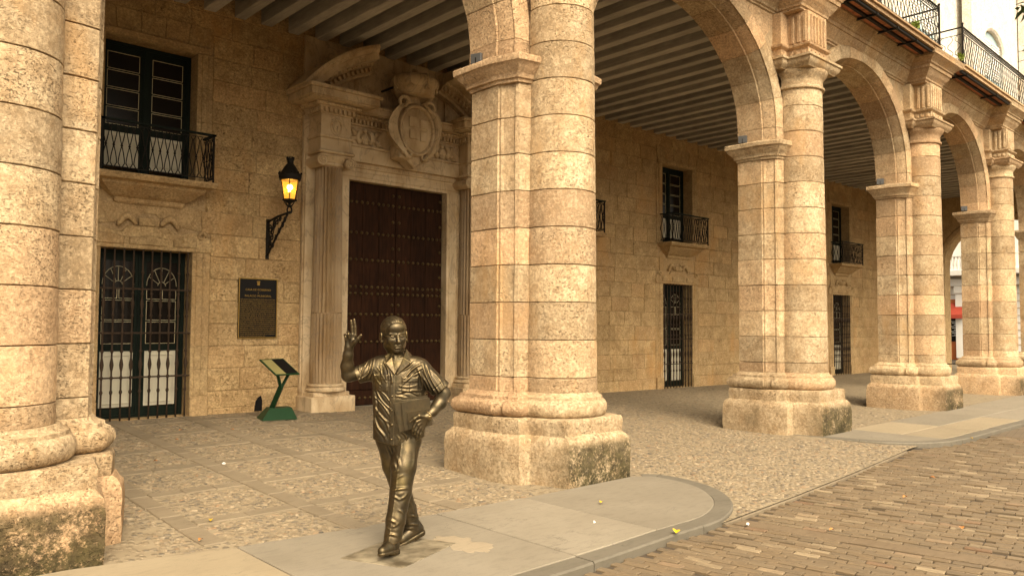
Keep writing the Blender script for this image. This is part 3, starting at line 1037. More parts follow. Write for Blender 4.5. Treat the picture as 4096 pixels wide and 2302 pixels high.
# ------------------------------------------------------------------ entablature and cornice
CPROF = [(1.42, 6.70), (.80, 6.70), (.77, 6.715), (.77, 6.74), (.74, 6.755), (.735, 6.79), (.70, 6.83), (.655, 6.88), (.62, 6.935), (.61, 6.955),
         (.585, 6.96), (.58, 7.02), (.55, 7.035), (.545, 7.06), (.51, 7.09), (.455, 7.13), (.42, 7.155), (.40, 7.165), (.40, 7.21), (1.42, 7.21)]
cornice = empty('cornice', (0, 0, 6.7)); tag(cornice, 'moulded stone cornice running above the arches', 'cornice')
def yline(x):
    return interp(x, [(-5, 6.4)] + PILLARS)
def dline(x): return interp(x, [(c_[0], d_) for c_, d_ in zip(PILLARS, PDEPTH)])
RS = .44      # how far the cornice breaks forward over a column
for i in range(len(PILLARS)-1):
    (xa, ya), (xb, yb) = PILLARS[i], PILLARS[i+1]
    x0, x1 = xa+.36, xb-.36
    n = 8
    for k in range(n):
        a_, b_ = lerp(x0, x1, k/n)+.003, lerp(x0, x1, (k+1)/n)-.003
        m_ = MB(); dz = rnd.uniform(-.002, .002); dv = rnd.uniform(-.003, .003)
        m_.sweep(lambda q: [((a_, b_)[q], yline((a_, b_)[q]) + v*dline((a_, b_)[q]) + (dv if v < 1.4 else 0), z-6.7+dz) for v, z in CPROF], 2)
        m_.obj('cornice_stone', MAT['stone'], cornice)
for i, (cx, yf) in enumerate(PILLARS[:6]):
    m_ = MB()
    # ressaut: outline grows with the profile
    st = []
    for v, z in CPROF[1:-1]:
        e = .80-v
        st.append((.40+e*.95, .80-RS-e, z))
    st.append((.40+.44*.95, .80-RS-.42, 7.28))
    vs = []
    for hw, v, z in st:
        vs += [(-hw, .95, z-6.7), (-hw, v, z-6.7), (hw, v, z-6.7), (hw, .95, z-6.7)]
    fs = [(k*4+q, k*4+q+1, k*4+4+q+1, k*4+4+q) for k in range(len(st)-1) for q in range(3)]
    fs += [(0, 1, 2, 3), tuple(range((len(st)-1)*4, len(st)*4))]
    m_.add(vs, fs)
    m_.xf(lambda p: (p[0]+cx, p[1]*PDEPTH[i]+yf, p[2]))
    rough_ring(m_, .003, i+500).obj('cornice_ressaut', MAT['stone'], cornice)
body = MB(); body.add([(-4, yline(-4)+.95, .47), (40, 6.98, .47), (40, 6.98, .02), (-4, yline(-4)+.95, .02)], [(0, 1, 2, 3)])

# ------------------------------------------------------------------ ceiling
ceiling = MB(); ceiling.box(-22, 40, 6.9, WALL+.3, 7.075, 7.2)
ceiling = ceiling.obj('ceiling', MAT['board'])
tag(ceiling, 'dark board ceiling of the gallery with grey beams', 'ceiling', kind='structure')
bm_ = MB(); bm_.box(-.095, .095, 7.02, WALL+.02, 6.70, 7.075, .008)
bmeshes = []
for q in range(4):
    b2 = MB(); b2.v = list(bm_.v); b2.f = list(bm_.f)
    rough_ring(b2, .004, q)
    bmeshes.append(b2.mesh('beam', MAT['beam']))
x = -2.05-.49*16; q = 0
while x < 34:
    mk('beam', bmeshes[q % 4], ceiling, (x+rnd.uniform(-.012, .012), 0, rnd.uniform(-.008, .008)), (0, 0, rnd.gauss(0, .0012)))
    x += .49; q += 1
# boards between beams
bb = MB(); bb.box(-10, 34, -.09, .09, 7.055, 7.074)
bme = bb.mesh('ceiling_board', MAT['board'])
y = 7.15
while y < WALL:
    mk('ceiling_board', bme, ceiling, (0, y, rnd.uniform(-.004, 0))); y += .2

# the arcade goes on beyond the left edge of the picture
cont = MB()
cells = [(-23, -20.6, 0), (-20.6, -19.2, 1), (-19.2, -15.6, 0), (-15.6, -14.2, 1), (-14.2, -10.4, 0), (-10.4, -9.0, 1), (-9.0, -5.0, 0), (-5.0, -3.6, 1), (-3.6, -.2, 0)]
prof_v = []
top_ = []
for x0, x1, solid in cells:
    if solid: top_ += [(x0, -.1), (x1, -.1)]
    else: top_ += [(lerp(x0, x1, .5-.5*math.cos(math.pi*k/10)), 4.7+1.7*math.sin(math.pi*k/10)) for k in range(11)]
nn_ = len(top_)
vs_ = [(x, yv, z) for yv in (7.05, 7.75) for x, z in top_] + [(x, yv, 7.2) for yv in (7.05, 7.75) for x, z in top_]
fs_ = []
for k in range(nn_-1):
    fs_ += [(k, k+1, 2*nn_+k+1, 2*nn_+k), (nn_+k+1, nn_+k, 3*nn_+k, 3*nn_+k+1), (k+1, k, nn_+k, nn_+k+1)]
cont.add(vs_, fs_)
tag(cont.obj('arcade_continuation', MAT['stone']), 'continuation of the stone arcade beyond the left edge', 'wall', kind='structure')
# ------------------------------------------------------------------ back wall of the gallery
WINX = [3.95, 13.2, 17.48, 22.3, 27.15]
PC = 8.47             # portal centre
def holes():
    H = []
    for c in WINX:
        z0 = fz(c, WALL)
        H.append((c-.67, c+.67, z0, 2.77)); H.append((c-.685, c+.685, 3.83, 5.95))
    H.append((PC-1.5, PC+1.5, -.2, 4.62))
    return H
HOLES = holes()
CUT = []              # areas the coursed stones leave free (trim sits there)
for c in WINX:
    CUT += [(c-.95, c+.95, -.2, 3.02), (c-.80, c+.80, 3.02, 3.45), (c-.86, c+.86, 3.45, 3.84), (c-.93, c+.93, 3.84, 6.40)]
CUT.append((PC-2.0, PC+2.0, -.2, 5.6))
gw = empty('gallery_wall', (0, WALL, 0))
tag(gw, 'weathered ashlar back wall of the gallery with windows and portal', 'wall', kind='structure')
# bed behind the stones with the openings left out
def sheet(name, x0, x1, z0, z1, hl, y, mat, parent):
    xs = sorted({x0, x1} | {min(max(v, x0), x1) for h in hl for v in h[:2]})
    zs = sorted({z0, z1} | {min(max(v, z0), z1) for h in hl for v in h[2:]})
    mb = MB(); nx = len(xs)
    vs = [(x, y, z) for z in zs for x in xs]; fs = []
    for j in range(len(zs)-1):
        for i in range(nx-1):
            cx_, cz_ = (xs[i]+xs[i+1])/2, (zs[j]+zs[j+1])/2
            if any(h[0] < cx_ < h[1] and h[2] < cz_ < h[3] for h in hl): continue
            fs.append((j*nx+i, j*nx+i+1, (j+1)*nx+i+1, (j+1)*nx+i))
    mb.add(vs, fs)
    return mb.obj(name, mat, parent, fix=False)
sheet('mortar_bed', -22, 33.2, -.2, 7.1, HOLES, .016, MAT['joint'], gw)
sheet('wall_back', -22, 33.2, -.2, 7.1, [], .55, MAT['joint'], gw)
courses = [-.15, .30, .58] + [.58+.358*k for k in range(1, 18)] + [7.1]
cnt = 0
joined = MB()
srnd = random.Random(21)
for ci, (z0, z1) in enumerate(zip(courses, courses[1:])):
    x = -3 + srnd.uniform(0, .4)
    ivs = [(-3., 33.)]
    for h in CUT:
        if h[2] < (z0+z1)/2 < h[3]:
            nv = []
            for a, b in ivs:
                if h[1] <= a or h[0] >= b: nv.append((a, b)); continue
                if h[0] > a: nv.append((a, h[0]))
                if h[1] < b: nv.append((h[1], b))
            ivs = nv
    for a, b in ivs:
        x = a
        while x < b-.01:
            l = srnd.uniform(.48, .98)
            if b-(x+l) < .28: l = b-x
            l = min(l, b-x)
            xa, xb = x+.004, x+l-.004
            g_, d = .004, srnd.uniform(-.006, .006)
            bv = .009
            vs = [(xa, .05, z0+g_), (xb, .05, z0+g_), (xb, .05, z1-g_), (xa, .05, z1-g_),
                  (xa, d+bv, z0+g_), (xb, d+bv, z0+g_), (xb, d+bv, z1-g_), (xa, d+bv, z1-g_),
                  (xa+bv, d, z0+g_+bv), (xb-bv, d, z0+g_+bv), (xb-bv, d, z1-g_-bv), (xa+bv, d, z1-g_-bv)]
            fs = [(8, 9, 10, 11)]
            for q in range(4):
                r_ = (q+1) % 4
                fs += [(q, r_, 4+r_, 4+q), (4+q, 4+r_, 8+r_, 8+q)]
            vis = (2.75 < x < 6.7) or (12.9 < x < 20.6) or (25.9 < x < 29.2 and z1 > .5)
            if vis and cnt < 300:
                m_ = MB(); m_.add(vs, fs); m_.obj('wall_stone', MAT['wall'], gw, fix=False); cnt += 1
            else:
                joined.add(vs, fs)
            x += l
tag(joined.obj('remaining_wall_stones', MAT['wall'], gw, fix=False), kind='stuff')

def Wf(mb): return mb.xf(lambda p: (p[0], -p[1], p[2]))   # local y = outwards from the wall

# window trim, windows, balconies -------------------------------------------------
def frame_run(mb, pts, prof, closed=False):
    """sweep a (side, out) profile along an (x, z) polyline with mitred corners"""
    n = len(pts); rr = []
    for i in range(n):
        p = Vector(pts[i])
        d0 = (p - Vector(pts[i-1])).normalized() if (i > 0 or closed) else None
        d1 = (Vector(pts[(i+1) % n]) - p).normalized() if (i < n-1 or closed) else None
        if d0 is None: d0 = d1
        if d1 is None: d1 = d0
        n0 = Vector((-d0.y, d0.x)); n1 = Vector((-d1.y, d1.x))
        m = (n0+n1); m = m/max(.3, (1+n0.dot(n1)))
        rr.append([(p.x+m.x*s, o, p.y+m.y*s) for s, o in prof])
    if closed: rr.append(rr[0])
    mb.sweep(lambda k: rr[k], len(rr), True, not closed)
    return mb
win_where = {3.95: 'beside the lamp, left of the portal', 13.2: 'half hidden right behind the statue pillar', 17.48: 'seen through the middle arch',
             22.3: 'hidden behind the third pillar', 27.15: 'farthest along the gallery wall'}
bar_me = None
def make_window_trim(c):
    z0 = fz(c, WALL)
    T = MB()
    # lower surround: jambs and shouldered lintel
    for s in (-1, 1):
        zs = [z0+.30, .72+z0, 1.3, 1.85, 2.4, 2.77]
        a = MB(); x0, x1 = sorted((c+s*.665, c+s*.95)); a.box(x0, x1, -.30, .055, -.1, z0+.30, .012); Wf(a).obj('jamb_foot', MAT['trim'], gw)
        for q, (za, zb) in enumerate(zip(zs, zs[1:])):
            a = MB()
            pr = [(-.0, -.32), (0, .022), (.05, .03), (.06, .045), (.15, .045), (.165, .02), (.20, .015), (.205, 0), (.28, 0), (.28, -.05), (.1, -.05), (.1, -.32)]
            a.sweep(lambda k: [(c+s*(.665+u), v, (za+.003, zb-.003)[k]) for u, v in pr], 2)
            Wf(a).obj('jamb_stone', MAT['trim'], gw)
    a = MB(); a.box(c-.945, c+.945, -.32, -.02, -.1, z0+.002); Wf(a).obj('sill_stone', MAT['trim'], gw)
    a = MB()
    a.prism([(c-.94, 2.772), (c+.94, 2.772), (c+.98, 2.86), (c+.94, 3.0), (c+.80, 3.02), (c+.70, 3.10), (c+.5, 3.03), (c+.38, 3.03), (c+.3, 3.12), (c-.3, 3.12), (c-.38, 3.03), (c-.5, 3.03), (c-.7, 3.10), (c-.8, 3.02), (c-.94, 3.0), (c-.98, 2.86)], -.32, .03, .012)
    a.xf(lambda p: (p[0], p[2], p[1])); Wf(a).obj('lintel', MAT['trim'], gw)
    for xa, xb, bow in ((-.72, -.36, 1), (-.28, .28, 0), (.36, .72, -1)):
        a = MB()
        pl = [(c+xa, 2.83), (c+xb, 2.83), (c+xb, 2.95 + (.035 if bow < 0 else 0)), (c+(xa+xb)/2, 2.985), (c+xa, 2.95 + (.035 if bow > 0 else 0))]
        a.prism(pl, .02, .052, .012); a.xf(lambda p: (p[0], p[2], p[1])); Wf(a).obj('lintel_panel', MAT['trim'], gw)
    # carved crest over the lintel: scrolls and a tablet
    a = MB(); a.prism([(c-.14, 3.12), (c+.14, 3.12), (c+.16, 3.24), (c-.16, 3.24)], 0, .06, .015); a.xf(lambda p: (p[0], p[2], p[1])); Wf(a).obj('crest_tablet', MAT['trim'], gw)
    for s in (-1, 1):
        a = MB(); pts = []
        for k in range(15):
            t = k/14
            pts.append((c+s*(.18+.26*t), .025, 3.14 + .13*math.sin(math.pi*t) - .03*t))
        a.tube(pts, [.03+.02*math.sin(math.pi*k/14) for k in range(15)], 8)
        for k in range(14):
            pass
        Wf(a).obj('crest_scroll', MAT['trim'], gw, smooth=True)
        a = MB()
        pts = [(c+s*(.80+.075*math.cos(t)*(1-t/9)), .03, 3.02+.075*math.sin(t)*(1-t/9)) for t in [q*.45 for q in range(16)]]
        a.tube(pts, .024, 7); Wf(a).obj('ear_scroll', MAT['trim'], gw, smooth=True)
    a = MB(); a.prism([(c-.78, 3.10), (c-.70, 3.12), (c-.45, 3.16), (c-.30, 3.26), (c-.16, 3.26), (c-.1, 3.32), (c+.1, 3.32), (c+.16, 3.26), (c+.30, 3.26), (c+.45, 3.16), (c+.70, 3.12), (c+.78, 3.10), (c+.80, 3.46), (c-.80, 3.46)], -.08, .002)
    a.xf(lambda p: (p[0], p[2], p[1])); Wf(a).obj('apron_stone', MAT['trim'], gw)
    # corbel of the balcony
    a = MB()
    pr = [(0, 3.44), (.02, 3.44), (.05, 3.47), (.06, 3.52), (.12, 3.55), (.22, 3.63), (.30, 3.69), (.32, 3.73), (.42, 3.75), (.45, 3.80), (.45, 3.835)]
    vs = []; 
    for o_, z in pr:
        hw = .46 + o_*.92
        vs += [(c-hw, -.02, z), (c-hw, o_, z), (c+hw, o_, z), (c+hw, -.02, z)]
    fs = [(k*4+q, k*4+q+1, k*4+4+q+1, k*4+4+q) for k in range(len(pr)-1) for q in range(3)] + [(0, 1, 2, 3), tuple(range(len(vs)-4, len(vs)))]
    a.add(vs, fs); Wf(a).obj('balcony_corbel', MAT['trim'], gw)
    # upper surround
    pr = [(0, -.32), (0, .02), (.06, .028), (.07, .04), (.15, .04), (.17, .012), (.245, .01), (.245, -.05), (.1, -.05), (.1, -.32)]
    for s in (-1, 1):
        zs = [3.84, 4.3, 4.85, 5.4, 5.95]
        for za, zb in zip(zs, zs[1:]):
            a = MB(); a.sweep(lambda k: [(c+s*(.68+u), v, (za+.003, zb-.003)[k]) for u, v in pr], 2); Wf(a).obj('jamb_stone', MAT['trim'], gw)
    n = 5
    for k in range(n):
        xa, xb = lerp(-.93, .93, k/n), lerp(-.93, .93, (k+1)/n)
        a = MB()
        a.prism([(c+xa*.92+.003, 5.953), (c+xb*.92-.003, 5.953), (c+xb*1.0-.003, 6.40), (c+xa*1.0+.003, 6.40)], -.32, .012+rnd.uniform(-.003, .004), .008)
        a.xf(lambda p: (p[0], p[2], p[1])); Wf(a).obj('flat_arch_stone', MAT['trim'], gw)
    a = MB(); a.box(c-.88, c+.88, .01, .045, 5.96, 6.06, .01); Wf(a).obj('lintel_moulding', MAT['trim'], gw)

def glazed_leaf(parent, x0, x1, z0, z1, kind):
    """one door leaf: stiles, glass with putty lines, cream panel"""
    w = x1-x0
    a = MB(); st = .048
    a.box(x0, x0+st, -.34, -.295, z0, z1); a.box(x1-st, x1, -.34, -.295, z0, z1)
    a.box(x0+st, x1-st, -.34, -.295, z0, z0+.10); a.box(x0+st, x1-st, -.34, -.295, z1-.09, z1)
    H = z1-z0
    zp0, zp1 = (z0+.12*1, z0+.96) if kind == 'low' else (z0+.16, z0+.68)
    zg0 = zp1+.10
    a.box(x0+st, x1-st, -.34, -.295, zp1, zg0)
    L = Wf(a).obj('leaf', MAT['green'], parent)
    a = MB(); a.box(x0+st, x1-st, -.33, -.305, zp0, zp1)
    pa = Wf(a).obj('panel', MAT['cream'], L)
    a = MB(); frame_run(a, [(x0+st+.05, zp0+.06), (x1-st-.05, zp0+.06), (x1-st-.05, zp1-.06), (x0+st+.05, zp1-.06)], [(0, .30), (.015, .29), (0, .285), (-.015, .29)], True)
    a.v = [(p[0], -p[1], p[2]) for p in a.v]; Wf(a).obj('panel_moulding', MAT['cream'], L)
    gx0, gx1 = x0+st, x1-st
    a = MB(); a.box(gx0, gx1, -.325, -.315, zg0, z1-.09); Wf(a).obj('pane_sheet', MAT['glassdark'], L)
    if kind == 'up':
        rows = [lerp(zg0, z1-.09, k/4) for k in range(5)]
        cells = [(gx0, gx1, ra, rb) for ra, rb in zip(rows, rows[1:])]
    else:
        zt = z1-.09-.42
        zm = [zg0, lerp(zg0, zt, .42), lerp(zg0, zt, .80), zt]
        cells = [(gx0, gx1, zm[0], zm[1]), (gx0, gx1, zm[1], zm[2]), (gx0, (gx0+gx1)/2, zm[2], zm[3]), ((gx0+gx1)/2, gx1, zm[2], zm[3])]
    for (xa, xb, za, zb) in cells:
        a = MB(); e = .006
        frame_run(a, [(xa+.012, za+.012), (xb-.012, za+.012), (xb-.012, zb-.012), (xa+.012, zb-.012)], [(0, -.314), (e, -.314), (e, -.306), (0, -.306)], True)
        Wf(a).obj('putty_line', MAT['putty'], L)
        a = MB(); a.box(xa, xb, -.314, -.300, zb-.008, zb+.008); Wf(a).obj('glazing_bar', MAT['green'], L)
    if kind == 'low':
        a = MB(); cxm, cz = (gx0+gx1)/2, zt+.05; r1 = (gx1-gx0)/2-.01
        a.tube([(cxm+r1*math.cos(t), -.308, cz+r1*1.25*math.sin(t)) for t in [math.pi*k/14 for k in range(15)]], .006, 5)
        for k in range(1, 6):
            t = math.pi*k/6
            a.tube([(cxm+.06*math.cos(t), -.308, cz+.06*math.sin(t)), (cxm+r1*.97*math.cos(t), -.308, cz+r1*1.2*math.sin(t))], .005, 5)
        a.tube([(cxm+.06*math.cos(t), -.308, cz+.06*math.sin(t)) for t in [math.pi*k/8 for k in range(9)]], .006, 5)
        o = Wf(a).obj('fanlight_tracery', MAT['putty_dim'], L)
        tag(o, kind='stuff')
    return L

def make_window(c):
    global bar_me
    z0 = fz(c, WALL)
    vis = c != 22.3
    Wn = empty('barred_window', (c, WALL, z0), 0, 'tall lower window with turned iron bars, %s' % win_where[c], 'window', 'lower barred windows')
    h = 2.77-z0
    a = MB(); a.box(-.66, -.60, -.36, -.28, 0, h); a.box(.60, .66, -.36, -.28, 0, h); a.box(-.60, .60, -.36, -.28, h-.07, h); a.box(-.60, .60, -.36, -.28, 0, .05); a.box(-.035, .035, -.345, -.28, .05, h-.07)
    Wf(a).obj('frame', MAT['green'], Wn)
    for s in (-1, 1):
        xa, xb = sorted((s*.035, s*.60)); glazed_leaf(Wn, xa, xb, .05, h-.07, 'low')
    if bar_me is None:
        a = MB(); r_ = .0135
        pr = [(r_, 0), (r_, .30)]
        def bulb(z, R_, l): return [(r_, z-l), (R_*.8, z-l*.45), (R_, z), (R_*.8, z+l*.45), (r_, z+l)]
        for z, R_, l in ((.42, .026, .035), (.63, .028, .03), (.82, .030, .10), (1.02, .026, .03), (1.29, .026, .03), (1.55, .026, .03), (1.72, .030, .09), (1.88, .024, .03), (1.95, .026, .03), (2.2, .026, .03)):
            pr += bulb(z, R_, l)
        pr = sorted(pr + [(r_, h)], key=lambda q: q[1])
        a.lathe(pr, 8); bar_me = a.mesh('bar', MAT['rust'], smooth=True)
    for k in range(10):
        mk('bar', bar_me, Wn, (lerp(-.60, .60, k/9), -.01, 0), scale=(1, 1, h/2.55))
    for z in (.63, 1.29, 1.95):
        a = MB(); a.box(-.675, .675, -.009, .009, z-.012, z+.012); a.obj('crossbar', MAT['rust'], Wn, loc=(0, -.01, 0))
    U = empty('balcony_window', (c, WALL, 3.835), 0, 'tall upper glazed window above the balcony, %s' % win_where[c], 'window', 'upper balcony windows')
    h = 5.95-3.835
    a = MB(); a.box(-.68, -.62, -.36, -.28, 0, h); a.box(.62, .68, -.36, -.28, 0, h); a.box(-.62, .62, -.36, -.28, h-.06, h); a.box(-.62, .62, -.36, -.28, 0, .05); a.box(-.035, .035, -.345, -.28, .05, h-.06)
    Wf(a).obj('frame', MAT['green'], U)
    for s in (-1, 1):
        xa, xb = sorted((s*.035, s*.62)); glazed_leaf(U, xa, xb, .05, h-.06, 'up')
    # iron balcony
    B = empty('iron_balcony', (c, WALL, 3.835), 0, 'small wrought iron balcony with looped bars, %s' % win_where[c], 'balcony', 'iron balconies on the gallery wall')
    hw, dp, ht = .80, .43, .74
    for z, r_, nm in ((ht, .028, 'top_rail'), (.06, .012, 'bottom_rail'), (ht-.05, .008, 'upper_bar')):
        a = MB()
        for p, q in (((-hw, 0), (-hw, dp)), ((-hw, dp), (hw, dp)), ((hw, dp), (hw, 0))):
            x0, x1 = sorted((p[0], q[0])); y0, y1 = sorted((p[1], q[1]))
            a.box(x0-r_, x1+r_, y0-r_*(.0 if y0 == 0 else 1), y1+r_, z-r_*.5, z+r_*.5)
        Wf(a).obj(nm, MAT['iron'] if nm != 'top_rail' else MAT['green'], B)
    for sx in (-1, 1):
        a = MB(); a.box(sx*hw-.012, sx*hw+.012, dp-.012, dp+.012, 0, ht); Wf(a).obj('post', MAT['iron'], B)
    def loop(mb, fn):
        for s in (-1, 1):
            pts = []
            for k in range(13):
                t = k/12; z = .07+t*(ht-.13)
                w_ = .046*math.cos(math.pi*t)*s
                # round the ends
                if t < .12: w_ *= math.sin(math.pi/2*min(1, t/.12+.25))
                if t > .88: w_ *= math.sin(math.pi/2*min(1, (1-t)/.12+.25))
                pts.append(fn(w_, z))
            mb.tube(pts, .0075, 5)
        p = fn(0, .07+.5*(ht-.13)); mb.ball(p, .019, 7, 5)
    n = 15
    for k in range(n):
        u = lerp(-hw+.055, hw-.055, k/(n-1))
        a = MB(); loop(a, lambda w_, z: (u+w_, dp, z)); Wf(a).obj('looped_bar', MAT['iron'], B, smooth=True)
    for sx in (-1, 1):
        for k in range(4):
            v = lerp(.05, dp-.06, k/3)
            a = MB(); loop(a, lambda w_, z: (sx*hw, v+w_, z)); Wf(a).obj('looped_bar', MAT['iron'], B, smooth=True)
for c in WINX:
    make_window_trim(c)
    make_window(c)

# small drain niche low in the wall
a = MB(); a.prism([(-.06, 0), (.07, 0), (.07, .17), (.05, .25), (0, .22), (-.04, .16)], -.02, .004); a.xf(lambda p: (p[0], p[2], p[1]))
o = Wf(a).obj('drain_niche', MAT['black'], None, loc=(5.75, WALL-.008, .215))
tag(o, 'small dark broken niche low in the wall behind the green lectern', 'niche')

# ------------------------------------------------------------------ marble portal
portal = empty('marble_portal', (PC, WALL, 0), 0, 'carved marble portal with fluted columns and broken curved pediment', 'portal')
MM = MAT['marble']
def PO(mb, name, mat=MM, auto=None, smooth=False, parent=None): return Wf(mb).obj(name, mat, parent or portal, auto=auto, smooth=smooth)
zb = fz(PC, WALL)
for s in (-1, 1):
    # frame jamb
    pr = [(1.115, -.13), (1.115, .10), (1.17, .10), (1.18, .115), (1.26, .115), (1.28, .10), (1.36, .10), (1.375, .13), (1.44, .13), (1.44, -.05)]
    a = MB(); a.sweep(lambda k: [(s*u, v, (zb-.1, 4.28)[k]) for u, v in pr], 2); PO(a, 'door_jamb')
    a = MB(); x0, x1 = sorted((s*1.44, s*1.98)); a.box(x0, x1, -.05, .11, zb-.1, 4.62, .006); PO(a, 'pilaster')
    a = MB(); x0, x1 = sorted((s*1.88, s*2.0)); a.box(x0, x1, -.05, .06, .5, 5.3, .006); PO(a, 'pilaster_edge')
    cx_ = s*1.62
    a = MB(); a.box(cx_-.42, cx_+.42, -.05, .56, zb-.1, .43, .012); PO(a, 'plinth')
    a = MB(); a.box(cx_-.345, cx_+.345, -.05, .56+.045-.12, .425, .50, .01); PO(a, 'base_block')
    a = MB(); a.lathe([(.30, .50), (.335, .515), (.34, .54), (.325, .56), (.295, .57), (.29, .59), (.315, .60), (.318, .62), (.30, .635), (.27, .64)], 28, (cx_, .26, 0)); PO(a, 'column_base', auto=40)
    a = MB(); n = 24*4
    vs = []; zs = [.64, .70, 1.2, 1.84, 1.86, 1.90, 2.8, 3.6, 4.30, 4.36, 4.40]
    for z in zs:
        r0 = lerp(.268, .232, max(0, (z-1.2))/3.2)
        for i in range(n):
            ph = i % 4
            if z < .68 or z > 4.33: d = 0
            elif z < 1.85: d = (-.022, -.004, .004, -.004)[ph]
            else: d = (0, -.022, -.034, -.022)[ph]
            t = 2*math.pi*i/n
            vs.append((cx_+(r0+d)*math.cos(t), .26+(r0+d)*math.sin(t), z))
    fs = [(k*n+i, k*n+(i+1) % n, (k+1)*n+(i+1) % n, (k+1)*n+i) for k in range(len(zs)-1) for i in range(n)]
    a.add(vs, fs); PO(a, 'fluted_shaft', MAT['marble2'], auto=30)
    # ionic capital
    a = MB(); a.lathe([(.235, 4.38), (.26, 4.40), (.26, 4.42), (.24, 4.44), (.29, 4.50), (.30, 4.54)], 20, (cx_, .26, 0)); a.box(cx_-.30, cx_+.30, .0, .53, 4.535, 4.585, .015); a.box(cx_-.345, cx_+.345, -.04, .57, 4.585, 4.64, .018)
    cap = PO(a, 'capital', auto=40)
    for sx in (-1, 1):
        a = MB()
        pts = []
        for k in range(26):
            t = k*.55; rr_ = .098*(1-t/17)
            pts.append((cx_+sx*(.275 + rr_*math.cos(t+1.57)*-1), .535, 4.455 + rr_*math.sin(t+1.57)))
        a.tube(pts, .017, 6); a.ball((cx_+sx*.275, .535, 4.455), .022, 7, 5)
        def cyl(mb, x, z, r_, y0, y1):
            mb.sweep(lambda k: [(x+r_*math.cos(2*math.pi*i/16), (y0, y1)[k], z+r_*math.sin(2*math.pi*i/16)) for i in range(16)], 2)
        cyl(a, cx_+sx*.275, 4.455, .094, -.02, .525)
        PO(a, 'volute', auto=40, parent=cap)
    # entablature block over the column
    a = MB(); a.box(cx_-.30, cx_+.30, -.05, .50, 4.64, 4.86, .008); PO(a, 'architrave_block')
    a = MB(); a.box(cx_-.325, cx_+.325, -.05, .525, 4.86, 4.91, .012); PO(a, 'architrave_moulding')
    a = MB(); a.box(cx_-.29, cx_+.29, -.05, .49, 4.905, 5.27, .008); PO(a, 'frieze_block')
    # carved head in an oval
    a = MB(); a.ball((cx_, .495, 5.075), (.075, .045, .105), 12, 9); a.ball((cx_, .54, 5.06), (.016, .016, .03), 6, 5)
    for k in range(9):
        t = math.pi*(k/8); a.ball((cx_+.085*math.cos(t), .505, 5.12+.07*math.sin(t)), .028, 7, 5)
    a.ball((cx_-.028, .53, 5.09), (.014, .012, .008), 6, 4); a.ball((cx_+.028, .53, 5.09), (.014, .012, .008), 6, 4); a.ball((cx_, .528, 5.015), (.026, .012, .008), 6, 4)
    a.tube([(cx_+.11*math.cos(t), .492, 5.08+.15*math.sin(t)) for t in [2*math.pi*k/20 for k in range(20)]], .012, 6, True)
    tag(PO(a, 'carved_head', smooth=True), kind='stuff')
    # stepped cornice on the block
    for (e, d, za, zb_) in ((.31, .51, 5.27, 5.30), (.35, .55, 5.375, 5.40), (.42, .62, 5.40, 5.45), (.62, .80, 5.455, 5.475), (.66, .84, 5.475, 5.60), (.70, .88, 5.60, 5.66)):
        a = MB(); a.box(cx_-e, cx_+e, -.05, d, za, zb_, .008); PO(a, 'cornice_band')
    a = MB(); a.box(cx_-.30, cx_+.30, -.05, .50, 5.30, 5.375); PO(a, 'dentil_bed')
    dm = MB(); dm.box(-.022, .022, -.02, .05, 0, .075, .004); dme = Wf(dm).mesh('dentil', MM)
    for k in range(8): mk('dentil', dme, portal, (cx_+lerp(-.31, .31, k/7), -.50, 5.30))
    for k in range(6):
        for sx in (-1, 1): mk('dentil', dme, portal, (cx_+sx*.30, -lerp(.05, .44, k/5), 5.30), (0, 0, R(90)*sx))
    em = MB(); em.ball((0, 0, 0), (.022, .02, .024), 7, 5); eme = em.mesh('egg', MM, smooth=True)
    for k in range(11): mk('egg', eme, portal, (cx_+lerp(-.40, .40, k/10), -.622, 5.425))
    for k in range(8): mk('egg', eme, portal, (cx_-.42, -lerp(.05, .60, k/7), 5.425))
# lintel, frieze and cornice between
pr = [(4.28, -.13), (4.28, .10), (4.335, .10), (4.345, .115), (4.42, .115), (4.44, .10), (4.50, .10), (4.515, .13), (4.60, .13), (4.60, -.05)]
a = MB(); a.sweep(lambda k: [((-1.44, 1.44)[k], v, z) for z, v in pr], 2); PO(a, 'door_lintel')
bead = MB(); bead.ball((0, 0, 0), (.014, .012, .012), 6, 4); bme_ = bead.mesh('bead', MM, smooth=True)
for k in range(64): mk('bead', bme_, portal, (lerp(-1.42, 1.42, k/63), -.132, 4.545))
for s in (-1, 1):
    for k in range(70): mk('bead', bme_, portal, (s*1.41, -.132, lerp(zb+.1, 4.52, k/69)))
a = MB(); a.box(-1.33, 1.33, -.05, .22, 4.60, 4.86, .006); PO(a, 'architrave')
a = MB(); a.box(-1.30, 1.30, -.05, .245, 4.86, 4.91, .012); PO(a, 'architrave_moulding')
a = MB(); a.box(-1.33, 1.33, -.05, .20, 4.91, 5.25, .004); PO(a, 'frieze')
for (d, za, zb_) in ((.24, 5.25, 5.285), (.26, 5.365, 5.385), (.32, 5.385, 5.43), (.42, 5.435, 5.455), (.45, 5.455, 5.55), (.48, 5.55, 5.59)):
    a = MB(); a.box(-1.32, 1.32, -.05, d, za, zb_, .006); PO(a, 'cornice_band')
a = MB(); a.box(-1.31, 1.31, -.05, .215, 5.285, 5.365); PO(a, 'dentil_bed')
for k in range(32): mk('dentil', dme, portal, (lerp(-1.24, 1.24, k/31), -.215, 5.285))
for k in range(34): mk('egg', eme, portal, (lerp(-1.26, 1.26, k/33), -.322, 5.408))
